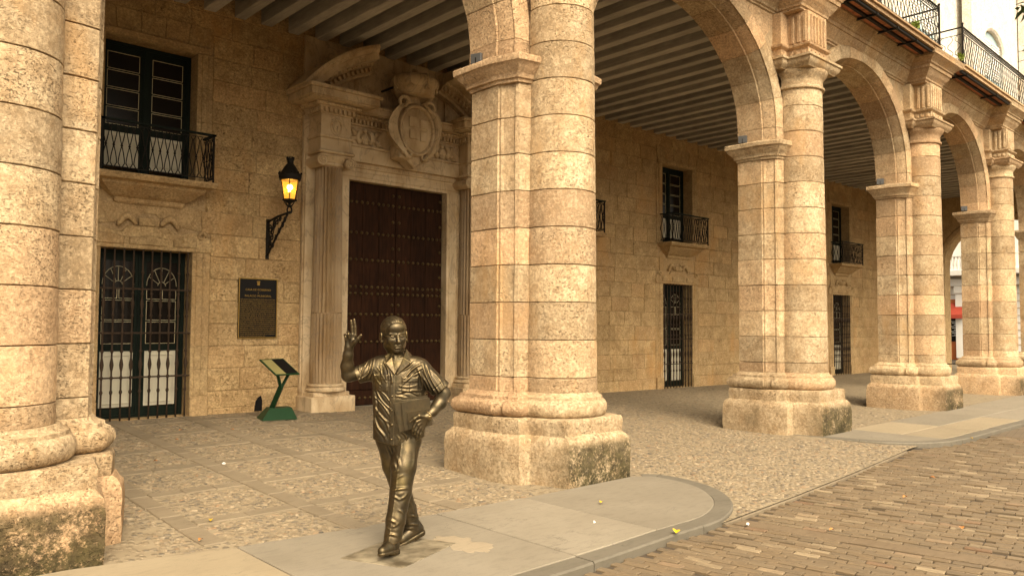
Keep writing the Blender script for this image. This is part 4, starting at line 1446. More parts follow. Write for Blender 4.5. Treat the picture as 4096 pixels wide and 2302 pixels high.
for s in (-1, 1):          # carved griffins facing a vase
    a = MB()
    cx_ = s*.88
    a.ball((cx_, .215, 5.03), (.085, .05, .10), 10, 7); a.ball((cx_, .22, 5.17), (.05, .035, .04), 8, 6)
    a.tube([(cx_, .215, 4.93), (cx_, .23, 4.98)], [.07, .04], 8)
    for q in (-1, 1):
        a.tube([(cx_+q*.10, .215, 4.95), (cx_+q*.17, .225, 5.04), (cx_+q*.14, .23, 5.13), (cx_+q*.07, .225, 5.17)], [.05, .055, .045, .03], 8)
        a.tube([(cx_+q*.17, .21, 5.05), (cx_+q*.26, .215, 5.17), (cx_+q*.33, .21, 5.20)], [.045, .04, .015], 7)
        a.tube([(cx_+q*.19, .21, 5.03), (cx_+q*.29, .215, 4.99), (cx_+q*.33, .215, 4.94), (cx_+q*.25, .22, 4.93)], [.045, .05, .045, .02], 7)
        a.tube([(cx_+q*(.05+.035*math.cos(t)), .245, 4.99+.035*math.sin(t)) for t in [k*.5 for k in range(11)]], .012, 5)
    tag(PO(a, 'frieze_carving', smooth=True), kind='stuff')
# broken segmental pediment
zc, rho = 3.748, 3.003
pprof = [(.02, .30), (.03, .32), (.03, .36), (-.02, .38), (-.03, .62), (-.05, .64), (-.05, .70), (-.10, .72), (-.22, .74), (-.25, .66), (-.27, .50), (-.30, .48), (-.33, .40), (-.40, .38), (-.42, .30), (-.42, -.05), (.02, -.05)]
pprof = [(.03, -.05), (.03, .74), (-.02, .74), (-.05, .70), (-.09, .68), (-.10, .64), (-.20, .62), (-.21, .42), (-.25, .40), (-.27, .34), (-.28, .30), (-.36, .30), (-.37, .24), (-.41, .22), (-.42, -.05)]
for s in (-1, 1):
    t0, t1 = math.atan2(5.66-zc, 2.32), math.atan2(6.60-zc, .90)
    a = MB()
    def ring(k):
        t = lerp(t0, t1, k/18)
        return [(s*(rho+u)*math.cos(t), v, zc+(rho+u)*math.sin(t)) for u, v in pprof]
    a.sweep(ring, 19); PO(a, 'pediment_arc', auto=35)
    dm2 = MB(); dm2.box(-.022, .022, -.02, .05, -.04, .035, .004); d2 = Wf(dm2).mesh('dentil', MM)
    for k in range(15):
        t = lerp(t0+.03, t1-.02, k/14); r_ = rho-.315
        mk('dentil', d2, portal, (s*r_*math.cos(t), -.31, zc+r_*math.sin(t)), (0, -(s*(math.pi/2-t)) * -1, 0))
        r_ = rho-.235; mk('egg', eme, portal, (s*r_*math.cos(t), -.41, zc+r_*math.sin(t)))
a = MB(); a.box(-2.0, 2.0, -.04, .05, 5.58, 6.72); PO(a, 'tympanum')
for s in (-1, 1):
    a = MB(); x0, x1 = sorted((s*1.05, s*1.5)); a.box(x0, x1, .05, .09, 5.60, 6.3, .006); PO(a, 'tympanum_panel')
# coat of arms: cartouche with oval field and crown
a = MB(); n = 36
def lathe_y(mb, rx, rz, cz, prof, n=36, cx=0):
    vs = []
    for f_, y in prof:
        for i in range(n):
            t = 2*math.pi*i/n; vs.append((cx+rx*f_*math.cos(t), y, cz+rz*f_*math.sin(t)))
    fs = [(k*n+i, k*n+(i+1) % n, (k+1)*n+(i+1) % n, (k+1)*n+i) for k in range(len(prof)-1) for i in range(n)]
    fs += [tuple(range(n)), tuple(range(len(vs)-n, len(vs)))]
    mb.add(vs, fs)
lathe_y(a, .345, .43, 5.27, [(1.12, .2), (1.14, .60), (1.05, .645), (1.0, .62), (.97, .60), (.8, .64), (.5, .665), (.2, .675)])
shield = PO(a, 'shield_field', auto=45)
a = MB()
for s in (-1, 1):
    def ring(k):
        t = lerp(-1.25, 1.15, k/20)
        w_ = .50+.05*math.sin(t*2); c_, n_ = math.cos(t), math.sin(t)
        x, z = s*w_*c_, 5.25+.56*n_
        fl = .11+.05*math.cos(3*t)
        return [(x, .45, z), (x+s*fl*c_*.6, .60+.05*math.sin(k*.5), z+fl*.3*n_), (x-s*.04, .66, z), (x-s*.10*c_, .60, z-.05*n_), (x-s*.10*c_, .42, z-.05*n_)]
    a.sweep(ring, 21)
PO(a, 'strapwork', auto=50, parent=shield)
a = MB()
for s in (-1, 1):
    a.tube([(s*(.30-.13*math.cos(t)*(1-t/12)), .62, 5.74+.13*math.sin(t)*(1-t/12)) for t in [k*.42 for k in range(18)]], [.045*(1-k/26) for k in range(18)], 8)
    a.tube([(s*(.20+.11*math.cos(t)*(1-t/12)), .60, 4.80+.11*math.sin(t)*(1-t/12)) for t in [k*.42 for k in range(18)]], [.04*(1-k/26) for k in range(18)], 8)
a.prism([(-.33, 4.86), (-.30, 4.72), (-.12, 4.62), (0, 4.55), (.12, 4.62), (.30, 4.72), (.33, 4.86)], .45, .56, .02) if False else None
tag(PO(a, 'scrolls', smooth=True, parent=shield), kind='stuff')
a = MB(); a.prism([(-.36, 4.95), (-.34, 4.74), (-.16, 4.70), (0, 4.56), (.16, 4.70), (.34, 4.74), (.36, 4.95)], .25, .55, .02); a.xf(lambda p: (p[0], p[2], p[1])); PO(a, 'shield_tail', parent=shield)
a = MB(); a.box(-.22, -.01, .655, .685, 5.30, 5.50, .008); a.box(.02, .20, .655, .685, 5.30, 5.47, .008); a.box(-.2, -.02, .655, .685, 5.08, 5.26, .008); a.box(.03, .18, .655, .685, 5.06, 5.25, .008)
tag(PO(a, 'shield_quarters', parent=shield), kind='stuff')
a = MB(); nb = 40
a.tube([(.37*math.cos(2*math.pi*k/nb), .625, 5.27+.455*math.sin(2*math.pi*k/nb)) for k in range(nb)], [.022+.010*(k % 2) for k in range(nb)], 6, True)
PO(a, 'oval_wreath', smooth=True, parent=shield)
a = MB(); a.tube([(-.16, .35, 5.70), (-.06, .45, 5.85), (0, .45, 5.95)], [.10, .12, .10], 8); a.tube([(.16, .35, 5.70), (.06, .45, 5.85), (0, .45, 5.95)], [.10, .12, .10], 8)
tag(PO(a, 'ribbon_knot', smooth=True), kind='stuff')
crown = MB(); crown.lathe([(.34, 5.92), (.355, 5.93), (.365, 5.985), (.38, 6.0), (.40, 6.06)], 30, (.04, .46, 0)); crown = PO(crown, 'crown_band', auto=40)
a = MB(); a.lathe([(.385, 6.04), (.43, 6.10), (.45, 6.18), (.43, 6.25), (.36, 6.30), (.22, 6.325), (.10, 6.315), (.02, 6.30)], 30, (.04, .46, 0)); PO(a, 'crown_cushion', smooth=True, parent=crown)
for k in range(8):
    t = 2*math.pi*k/8
    a = MB(); pts = [(.04+r_*math.cos(t), .46+r_*math.sin(t), z) for r_, z in ((.41, 6.03), (.445, 6.11), (.46, 6.18), (.44, 6.255), (.365, 6.305), (.22, 6.33), (.05, 6.31))]
    a.tube(pts, .013, 6)
    PO(a, 'crown_arch', smooth=True, parent=crown)
    a = MB(); a.tube([(.04+(.42)*math.cos(t+q*.06), .46+.42*math.sin(t+q*.06), 6.04+.05*math.cos(q*1.2)) for q in (-2, -1, 0, 1, 2)], .018, 6); PO(a, 'crown_leaf', smooth=True, parent=crown)
a = MB(); a.ball((.04, .46, 6.40), .075, 12, 9); PO(a, 'crown_orb', smooth=True, parent=crown)
a = MB(); a.box(-.015, .015, .02, .43, 6.02, 6.05); a.xf(lambda p: (p[0]-.42, p[1], p[2])); PO(a, 'iron_tie', MAT['iron'])

# ------------------------------------------------------------------ studded door
door = empty('studded_door', (PC, WALL+.13, zb), 0, 'tall dark mahogany double door with rows of brass studs', 'door')
H = 4.28-zb
sm = MB(); sm.lathe([(.030, 0), (.032, .006), (.026, .016), (.014, .026), (.003, .029)], 9); sm.xf(lambda p: (p[0], -p[2], p[1])); sme = sm.mesh('stud', MAT['brass'], smooth=True)
for s in (-1, 1):
    leaf = MB(); x0, x1 = sorted((s*.004, s*1.115)); leaf.box(x0, x1, -.06, 0, 0, H, .004)
    lf = leaf.obj('leaf', MAT['door'], door)
    w = 1.11
    for q, (u0, u1) in enumerate(((.0, .36), (.365, .72), (.73, 1.11))):
        a = MB(); xa, xb = sorted((s*(.008+u0), s*(u1-.004))); a.box(xa, xb, -.082, -.055, .30, H-.02, .006); a.obj('plank', MAT['door'], lf)
    for u in (.72, .365):
        a = MB(); xa, xb = sorted((s*(u-.022), s*(u+.022))); a.box(xa, xb, -.094, -.075, .30, H-.02, .007); a.obj('ridge', MAT['door'], lf)
    a = MB(); xa, xb = sorted((s*.008, s*1.108)); a.box(xa, xb, -.09, -.055, .02, .285, .008); a.obj('kick_board', MAT['door'], lf)
    for z in (3.913, 3.347, 2.85, 2.348, 2.226, 1.844, 1.335, .309):
        for u in (.07, .18, .29, .40, .52, .64, .76, .87, .98, 1.07):
            mk('stud', sme, lf, (s*u, -.084 if min(abs(u-.72), abs(u-.365)) > .045 else -.094, z-zb), (0, 0, 0))
    for z in (4.106, 3.6, 3.096, 2.593, 2.022):
        for u in (.07, 1.05): mk('stud', sme, lf, (s*u, -.084, z-zb))
for s in (-1, 1):
    a = MB()
    cx_ = s*.20
    a.tube([(cx_+.04*math.cos(t), -.10, 1.30+.055*math.sin(t)) for t in [2*math.pi*k/16 for k in range(16)]], .010, 7, True); a.ball((cx_, -.095, 1.365), (.035, .02, .05), 9, 7)
    a.obj('knocker', MAT['brass'], door, smooth=True)
a = MB(); a.box(-1.1, 1.1, -.2, .2, -.1, .012, .01); a.obj('threshold', MAT['slab'], door)

# ------------------------------------------------------------------ street lantern on a wall bracket
LX, LY, LZ = 5.86, 11.72, 3.40
lantern = empty('wall_lantern', (LX, WALL, LZ), 0, 'lit black lantern on a scrolled iron bracket beside the portal', 'lantern')
yl = -(WALL-LY)
a = MB(); a.tube([(0, .0, -.03), (0, yl*.5, .03), (0, yl-.04, .055)], .020, 8); br = a.obj('bracket_arm', MAT['iron'], lantern, smooth=True)
a = MB(); a.tube([(0, -.0, -.60), (0, yl*.45, -.29), (0, yl*.92, .03)], .018, 8); a.obj('bracket_strut', MAT['iron'], lantern, smooth=True)
a = MB(); a.box(-.03, .03, -.015, .03, -.66, .02, .005); a.obj('wall_plate', MAT['iron'], lantern)
def spiral(mb, cy, cz, r0, turns, a0, sgn, rad=.013):
    pts = []
    for k in range(int(turns*14)+1):
        t = k/14*2*math.pi; rr_ = r0*(1-.75*k/(turns*14))
        pts.append((0, cy+rr_*math.cos(a0+sgn*t), cz+rr_*math.sin(a0+sgn*t)))
    mb.tube(pts, rad, 6)
a = MB(); a.tube([(0, -.05, -.05), (0, -.03, -.16), (0, -.075, -.25), (0, -.13, -.33), (0, -.09, -.42), (0, -.04, -.46)], .014, 7); a.obj('bracket_scroll', MAT['iron'], lantern, smooth=True)
a = MB(); a.tube([(0, -.30, .0), (0, -.22, -.06), (0, -.20, -.16), (0, -.13, -.24)], .013, 7); a.obj('bracket_scroll', MAT['iron'], lantern, smooth=True)
for cy, cz, r_ in ((-.10, -.16, .07), (-.16, -.30, .06), (-.24, -.10, .07), (-.34, -.06, .055), (-.10, -.40, .05), (-.45, -.02, .045), (-.30, -.32, .045), (-.42, -.22, .045), (-.54, -.13, .045), (-.20, -.44, .04), (-.62, -.05, .04)):
    a = MB(); spiral(a, cy, cz, r_, 1.3, 1.2, 1); a.obj('bracket_scroll', MAT['iron'], lantern, smooth=True)
a = MB(); a.tube([(0, -.06, -.04), (0, -.04, -.2), (0, -.10, -.32), (0, -.04, -.42), (0, -.1, -.5)], .010, 6); a.tube([(0, -.2, -.03), (0, -.26, -.14), (0, -.2, -.26)], .010, 6); tag(a.obj('bracket_vine', MAT['iron'], lantern, smooth=True), kind='stuff')
hd = empty('lamp_head', (0, yl, 0), parent=lantern)
n = 6
a = MB(); a.tube([(.04*math.cos(t), .0, .09+.055*math.sin(t)) for t in [2*math.pi*k/14 for k in range(14)]], .013, 6, True); a.obj('lamp_ring', MAT['iron'], hd, smooth=True)
a = MB(); a.lathe([(.03, .14), (.05, .15), (.022, .17), (.022, .20), (.10, .235), (.118, .245), (.118, .262), (.09, .266)], 12); a.obj('lamp_foot', MAT['iron'], hd, auto=40)
for k in range(4):
    t = math.pi/2*k+.4
    a = MB(); a.tube([(.025*math.cos(t), .025*math.sin(t), .15), (.07*math.cos(t), .07*math.sin(t), .18), (.11*math.cos(t), .11*math.sin(t), .235)], .008, 5); a.obj('foot_scroll', MAT['iron'], hd, smooth=True)
mt = NT('lantern_glass')
mt.set(mt.b.inputs['Base Color'], (1, .82, .5)); mt.set(mt.b.inputs['Roughness'], .08); mt.set(mt.b.inputs['Transmission Weight'], .92); mt.set(mt.b.inputs['IOR'], 1.15)
mt.set(mt.b.inputs['Emission Color'], (1, .48, .08)); mt.set(mt.b.inputs['Emission Strength'], .10)
MAT['lampglass'] = mt.m
me_ = NT('lamp_bulb'); me_.set(me_.b.inputs['Emission Color'], (1, .58, .18)); me_.set(me_.b.inputs['Emission Strength'], 26.); MAT['bulb'] = me_.m
a = MB(); rb, rt_ = .098, .152
for k in range(6):
    t0, t1 = 2*math.pi*k/6, 2*math.pi*(k+1)/6
    a = MB(); e = .004
    q = [(rb*math.cos(t0), rb*math.sin(t0), .262), (rb*math.cos(t1), rb*math.sin(t1), .262), (rt_*math.cos(t1), rt_*math.sin(t1), .575), (rt_*math.cos(t0), rt_*math.sin(t0), .575)]
    q2 = [(p[0]*.965, p[1]*.965, p[2]) for p in q]
    a.add(q+q2, [(0, 1, 2, 3), (7, 6, 5, 4), (0, 4, 5, 1), (1, 5, 6, 2), (2, 6, 7, 3), (3, 7, 4, 0)]); a.obj('glass_pane', MAT['lampglass'], hd)
    a = MB(); a.tube([(rb*1.01*math.cos(t0), rb*1.01*math.sin(t0), .255), (rt_*1.01*math.cos(t0), rt_*1.01*math.sin(t0), .585)], .007, 5); a.obj('corner_bar', MAT['iron'], hd)
a = MB(); a.lathe([(.155, .57), (.168, .575), (.168, .60), (.178, .61), (.182, .66), (.155, .68), (.10, .78), (.06, .835), (.045, .85), (.05, .865), (.05, .89), (.062, .90), (.062, .925), (.03, .93)], 18); rf = a.obj('lamp_roof', MAT['iron'], hd, auto=35)
for k in range(10):
    t = 2*math.pi*k/10; a = MB(); a.box(-.013, .013, -.006, .006, 0, .03); a.xf(lambda p: (p[0], p[1]-.058, p[2])).xf(lambda p: rotz(p, t)+(p[2]+.92,)); a.obj('crown_spike', MAT['iron'], rf)
    a = MB(); a.ball((.178*math.cos(t), .178*math.sin(t), .685), (.016, .016, .022), 6, 5); a.obj('roof_acroter', MAT['iron'], rf, smooth=True)
a = MB(); a.lathe([(.016, .27), (.016, .34), (.022, .35), (.022, .38)], 10); a.obj('lamp_holder', MAT['cream'], hd)
a = MB(); a.ball((0, 0, .455), (.048, .048, .03), 12, 8); a.ball((-.01, 0, .40), (.022, .022, .02), 8, 6); a.obj('bulb', MAT['bulb'], hd, smooth=True)
pl = bpy.data.lights.new('lamp_light', 'POINT'); pl.energy = 4.5; pl.color = (1, .56, .2); pl.shadow_soft_size = .05
po = bpy.data.objects.new('lamp_light', pl); po.location = (0, 0, .46); link(po, hd)

# ------------------------------------------------------------------ plaque
PX0, PX1, PZ0, PZ1 = 5.37, 6.04, 1.42, 2.41
plaque = empty('wall_plaque', ((PX0+PX1)/2, WALL, PZ0), 0, 'black plaque with gilt Spanish inscription on the wall left of the portal', 'plaque')
pw, ph = PX1-PX0, PZ1-PZ0
a = MB(); a.box(-pw/2, pw/2, -.03, 0.02, 0, ph, .004); a.obj('plate', MAT['black'], plaque)
a = MB(); frame_run(a, [(-pw/2, 0), (pw/2, 0), (pw/2, ph), (-pw/2, ph)], [(0, .0), (.014, .0), (.014, .042), (0, .042)], True); a.xf(lambda p: (p[0], -p[1], p[2])); a.obj('plaque_border', MAT['gold'], plaque)
def text_obj(txt, size, x, z, y, mat, parent, name='lettering', align='CENTER', fit=None, ext=.001, loc_rot=None):
    cu = bpy.data.curves.new(name, 'FONT'); cu.body = txt; cu.size = size; cu.align_x = align; cu.extrude = ext
    cu.materials.append(mat)
    cu.resolution_u = 2
    o = bpy.data.objects.new(name, cu)
    o.location = (x, y, z); o.rotation_euler = (R(90), 0, 0)
    link(o, parent)
    bpy.context.view_layer.update()
    me = bpy.data.meshes.new_from_object(o.evaluated_get(bpy.context.evaluated_depsgraph_get()))
    w_ = o.dimensions.x
    bpy.data.objects.remove(o)
    o = mk(name, me, parent, (x, y, z), (R(90), 0, 0), (fit/w_, 1, 1) if fit and w_ > 1e-4 else None)
    tag(o, kind='stuff')
    return o
text_obj('CASA DE GOBIERNO', .046, 0, ph-.205, -.033, MAT['gold'], plaque, fit=.44)
text_obj('Y', .036, 0, ph-.255, -.033, MAT['gold'], plaque)
text_obj('PALACIO MUNICIPAL', .046, 0, ph-.308, -.033, MAT['gold'], plaque, fit=.46)
LINES = ['ESTE EDIFICIO EL MAS IMPORTANTE EN LA HISTORIA', 'DE CUBA COMENZO A CONSTRUIRSE EN 1776 POR EL', 'GOBERNADOR Y CAPITAN GENERAL FELIPE FONDESVIELA', 'MARQUES DE LA TORRE. FUE CASA DE GOBIERNO Y',
         'RESIDENCIA DE LOS CAPITANES GENERALES ESPAÑOLES', 'DESDE 1790, EN QUE LO OCUPO DON LUIS DE LAS', 'CASAS, HASTA 1898. SEDE DEL GOBIERNO INTERVENTOR', 'NORTEAMERICANO DE 1899 A 1902. Y PALACIO',
         'PRESIDENCIAL DESDE EL 20 DE MAYO DE ESE AÑO', 'HASTA 1920. EFECTUARONSE EN EL DOS DE LOS', 'ACONTECIMIENTOS MAS TRASCENDENTALES OCURRIDOS', 'EN EL PAIS: LA CEREMONIA DEL CESE DE LA DOMINACION',
         'ESPAÑOLA E INICIO DE LA INTERVENCION MILITAR', 'NORTEAMERICANA Y LA INSTAURACION DE LA', 'REPUBLICA Y TOMA DE POSESION DE SU PRIMER', 'PRESIDENTE DON TOMAS ESTRADA PALMA. TAMBIEN', 'FUE SEDE DE LA ALCALDIA, EL AYUNTAMIENTO', 'Y LAS OFICINAS DEL MUNICIPIO DE LA HABANA']
for k, ln in enumerate(LINES): text_obj(ln, .024, 0, ph-.36-k*.0335, -.033, MAT['gold'], plaque, fit=.60)
text_obj('DESDE SU INAUGURACION HASTA 1959.', .024, -.30, ph-.36-18*.0335, -.033, MAT['gold'], plaque, align='LEFT', fit=None)
a = MB(); a.box(-.022, .022, -.036, -.03, ph-.115, ph-.065); a.box(-.03, .03, -.036, -.03, ph-.064, ph-.058)
for q in (-.022, -.011, 0, .011, .022): a.box(q-.003, q+.003, -.036, -.03, ph-.056, ph-.042)
for q in (-.012, 0, .012): a.box(q-.004, q+.004, -.039, -.034, ph-.095, ph-.075)
tag(a.obj('plaque_crest', MAT['gold'], plaque), kind='stuff')

# ------------------------------------------------------------------ green reading lectern
lx, ly = 5.66, 11.62
lz = fz(lx, ly)
lect = empty('information_lectern', (lx, ly, lz), 0, 'dark green steel information lectern standing before the plaque', 'lectern')
LW = lambda x, y, z: (x-lx, y-ly, z-lz)
a = MB()
cr_, sr_ = math.cos(R(-14)), math.sin(R(-14))
pts = [(-.27, -.24, 0), (.27, -.24, 0), (.27, .22, 0), (-.27, .22, 0), (-.13, -.10, .17), (.21, -.10, .17), (.21, .16, .17), (-.13, .16, .17)]
a.add([(x*cr_-y*sr_, x*sr_+y*cr_, z) for x, y, z in pts], [(3, 2, 1, 0), (4, 5, 6, 7), (0, 1, 5, 4), (1, 2, 6, 5), (2, 3, 7, 6), (3, 0, 4, 7)])
a.obj('foot', MAT['greenpaint'], lect)
def bar2(mb, p, q, w, d):
    p, q = Vector(p), Vector(q); t = (q-p).normalized(); sx = Vector((.676, .737, 0)); u = sx.cross(t).normalized(); sx = t.cross(u).normalized()
    vs = [pp + sx*i*d + u*j*w for pp in (p, q) for i, j in ((-1, -1), (1, -1), (1, 1), (-1, 1))]
    mb.add(vs, [(0, 1, 2, 3), (7, 6, 5, 4), (0, 4, 5, 1), (1, 5, 6, 2), (2, 6, 7, 3), (3, 7, 4, 0)])
TL, TR, BRc, BL_ = (Vector(LW(*v)) for v in ((5.30, 11.5, 1.105), (5.66, 11.44, 1.115), (5.734, 11.033, .895), (5.374, 11.093, .885)))
J = Vector(LW(5.555, 11.28, .70))
a = MB(); bar2(a, (-.09, .0, .15), tuple(J), .036, .022); a.obj('post', MAT['greenpaint'], lect)
for q in ((TL*.2+BL_*.8)*.8+(TR*.2+BRc*.8)*.2, (TL*.35+BL_*.65)*.1+(TR*.35+BRc*.65)*.9):
    a = MB(); bar2(a, tuple(J-Vector((0, 0, .03))), tuple(q), .020, .018); a.obj('fork_arm', MAT['greenpaint'], lect)
nrm_ = (BL_-TL).cross(TR-TL).normalized()
if nrm_.z < 0: nrm_ = -nrm_
def panel(name, u0, u1, v0, v1, h0, h1, mat):
    mb = MB()
    f_ = lambda u, v, h: tuple(TL + (TR-TL)*u + (BL_-TL)*v + nrm_*h)
    mb.add([f_(u, v, h) for h in (h0, h1) for u, v in ((u0, v0), (u1, v0), (u1, v1), (u0, v1))], [(3, 2, 1, 0), (4, 5, 6, 7), (0, 1, 5, 4), (1, 2, 6, 5), (2, 3, 7, 6), (3, 0, 4, 7)])
    return mb.obj(name, mat, lect)
panel('panel_plate', 0, 1, 0, 1, -.008, .008, MAT['greenpaint'])
panel('printed_sheet', .06, .46, .05, .95, .0078, .011, MAT['panelpale'])
panel('photo_sheet', .48, .95, .05, .95, .0078, .011, MAT['black'])

# ------------------------------------------------------------------ upper storey
uy = lambda x: yline(x)+1.05
upper = MB(); upper.add([(-22, 7.3, 7.2), (40, uy(40), 7.2), (40, uy(40), 14.5), (-22, 7.3, 14.5), (-22, WALL+.6, 7.2), (40, WALL+.6, 7.2), (40, WALL+.6, 14.5), (-22, WALL+.6, 14.5)],
                        [(0, 1, 2, 3), (5, 4, 7, 6), (4, 0, 3, 7), (1, 5, 6, 2), (3, 2, 6, 7)])
upper = upper.obj('upper_storey', MAT['upper'])
tag(upper, 'pale stone upper storey wall above the arcade', 'wall')
for i in range(1, len(PILLARS)-1):
    wx = (PILLARS[i][0]+PILLARS[i+1][0])/2 - 1.15
    y = uy(wx)
    a = MB(); N = 14; zs_, hw = 9.35, .82
    path = [(-hw, 7.35)] + [(hw*math.cos(math.pi*(1-k/N)), zs_+.5*math.sin(math.pi*k/N)) for k in range(N+1)] + [(hw, 7.35)]
    pr = [(0, -.05), (0, .10), (.06, .14), (.2, .14), (.24, .05), (.24, -.05)]
    rr = frame_run(MB(), [(p[0]+wx, p[1]) for p in path], [(s_, o_) for s_, o_ in pr])
    rr.xf(lambda p: (p[0], y-p[1], p[2])).obj('window_surround', MAT['upper'], upper)
    a = MB(); a.prism([(wx+p[0], p[1]) for p in path[::-1]], -.04, .02); a.xf(lambda p: (p[0], y-p[2], p[1])); wd = a.obj('window', MAT['blue'], upper)
    for sx in (-1, 1):
        a = MB(); a.box(wx+(.03 if sx > 0 else -.72), wx+(.72 if sx > 0 else -.03), y-.05, y-.02, 7.5, 8.45, .01); a.obj('shutter_panel', MAT['blue'], wd)
        for k in range(14):
            a = MB(); a.box(wx+(.06 if sx > 0 else -.70), wx+(.70 if sx > 0 else -.06), y-.055, y-.02, 8.55+k*.075, 8.59+k*.075); a.obj('louvre', MAT['white'], wd)
# pilasters and joints of the upper wall
for i, (cx, yf) in enumerate(PILLARS[1:6]):
    a = MB(); a.box(cx-.42, cx+.42, uy(cx)-.14, uy(cx)+.1, 7.25, 12, .01); a.obj('upper_pilaster', MAT['upper'], upper)

# balconies above the cornice
for i in range(1, 4):
    (xa, ya), (xb, yb) = PILLARS[i], PILLARS[5 if i == 3 else i+1]
    x0, x1 = xa+(1.0 if i == 3 else .62), xb-.45
    nm = ['cut off by the top edge', 'between the third and fourth pillars', 'starting right of the fourth pillar', ''][i-1]
    B = empty('street_balcony', ((x0+x1)/2, (ya+yb)/2, 7.2), 0, 'long wrought iron balcony above the cornice, %s' % nm, 'balcony', 'balconies above the cornice')
    ox, oy = (x0+x1)/2, (ya+yb)/2
    yy = lambda x: lerp(ya, yb, (x+ox-xa)/(xb-xa)) - oy
    L0, L1 = x0-ox, x1-ox
    a = MB(); a.add([(x, yy(x)+v, z) for x in (L0, L1) for v, z in ((-.02, .02), (-.02, .085), (-.06, .09), (-.06, .125), (1.0, .125), (1.0, .02))], [(0, 1, 7, 6), (1, 2, 8, 7), (2, 3, 9, 8), (3, 4, 10, 9), (4, 5, 11, 10), (5, 0, 6, 11), (0, 1, 2, 3, 4, 5), (11, 10, 9, 8, 7, 6)])
    a.obj('balcony_slab', MAT['stone'], B)
    n = 9 if i < 3 else 18
    for k in range(n):
        xa_, xb_ = lerp(L0, L1, k/n)+.02, lerp(L0, L1, (k+1)/n)-.02
        a = MB(); a.add([(x, yy(x)+v, z) for x in (xa_, xb_) for v, z in ((.03, .012), (.03, .03), (.42, .03), (.42, .012))], [(0, 1, 5, 4), (1, 2, 6, 5), (2, 3, 7, 6), (3, 0, 4, 7), (0, 1, 2, 3), (7, 6, 5, 4)]); a.obj('soffit_brick', MAT['brick'], B)
    for v in (.05, .22):
        a = MB(); a.add([(x, yy(x)+vv, z) for x in (L0, L1) for vv, z in ((v-.025, -.035), (v-.025, .018), (v+.025, .018), (v+.025, -.035))], [(0, 1, 5, 4), (1, 2, 6, 5), (2, 3, 7, 6), (3, 0, 4, 7), (0, 1, 2, 3), (7, 6, 5, 4)]); a.obj('iron_joist', MAT['iron'], B)
    for k in range(5):
        x = lerp(L0+.3, L1-.3, k/4); a = MB(); a.box(x-.02, x+.02, yy(x)+.0, yy(x)+.42, -.05, -.01); a.obj('iron_crossbar', MAT['iron'], B)
    r0 = .14
    for z, r_ in ((.18, .012), (.95, .02), (.80, .009)):
        a = MB(); a.tube([(L0, yy(L0)+.95, z), (L0, yy(L0), z), (L1, yy(L1), z), (L1, yy(L1)+.95, z)], r_, 6); a.obj('rail', MAT['iron'], B)
    for x in (L0, L1):
        a = MB(); a.box(x-.016, x+.016, yy(x)-.016, yy(x)+.016, .125, 1.0); a.ball((x, yy(x), 1.02), .028, 8, 6); a.obj('post', MAT['iron'], B)
    a = MB(); nb = int((L1-L0)/.085)
    for k in range(nb+1):
        x = lerp(L0+.05, L1-.05, k/nb)
        s = 1 if k % 2 else -1
        a.tube([(x+s*.030*math.sin(2*math.pi*q/7), yy(x), lerp(.18, .80, q/14)) for q in range(15)], .0065, 4)
        a.tube([(x+.03*math.cos(t), yy(x), .875+.045*math.sin(t)) for t in [k2*1.05 for k2 in range(6)]], .006, 4, True)
    for x in (L0, L1):
        for k in range(6):
            v = lerp(.1, .85, k/5); s = 1 if k % 2 else -1
            a.tube([(x, yy(x)+v+s*.055*math.sin(2*math.pi*q/7), lerp(.18, .80, q/14)) for q in range(15)], .0065, 4)
    tag(a.obj('balusters', MAT['iron'], B, fix=False), kind='stuff')

# weeds sprouting on the cornice edge
mw = m_flat('weed_green', (.16, .22, .03), .8, 0, .2); MAT['weed'] = mw
mlf = m_flat('tree_leaf', (.035, .07, .018), .55, 0, .2); MAT['treeleaf'] = mlf
def leaf_quad(mb, c, d, n_, l, w):
    d = Vector(d).normalized(); sd = d.cross(Vector(n_)).normalized(); up = sd.cross(d)
    c = Vector(c)
    mb.add([c, c+d*l*.5+sd*w*.5+up*w*.12, c+d*l, c+d*l*.5-sd*w*.5+up*w*.12], [(0, 1, 2, 3)])
for wi, (wx, wz, where) in enumerate(((15.6, 7.33, 'at the left balcony'), (18.15, 7.33, 'right of the fourth pillar'))):
    a = MB(); wy = yline(wx)-.02
    for k in range(46):
        t = rnd.uniform(0, 6.28); e = rnd.uniform(.2, 1.3)
        leaf_quad(a, (wx+rnd.gauss(0, .05), wy-rnd.uniform(0, .06), wz+rnd.uniform(0, .1)), (math.cos(t)*math.cos(e), math.sin(t)*math.cos(e), math.sin(e)), (0, 0, 1) if e < 1 else (1, 0, 0), rnd.uniform(.06, .13), rnd.uniform(.025, .05))
    tag(a.obj('weed_tuft', MAT['weed'], None, fix=False), 'small bright green weed growing on the cornice edge %s' % where, 'weed', 'weeds on the cornice')

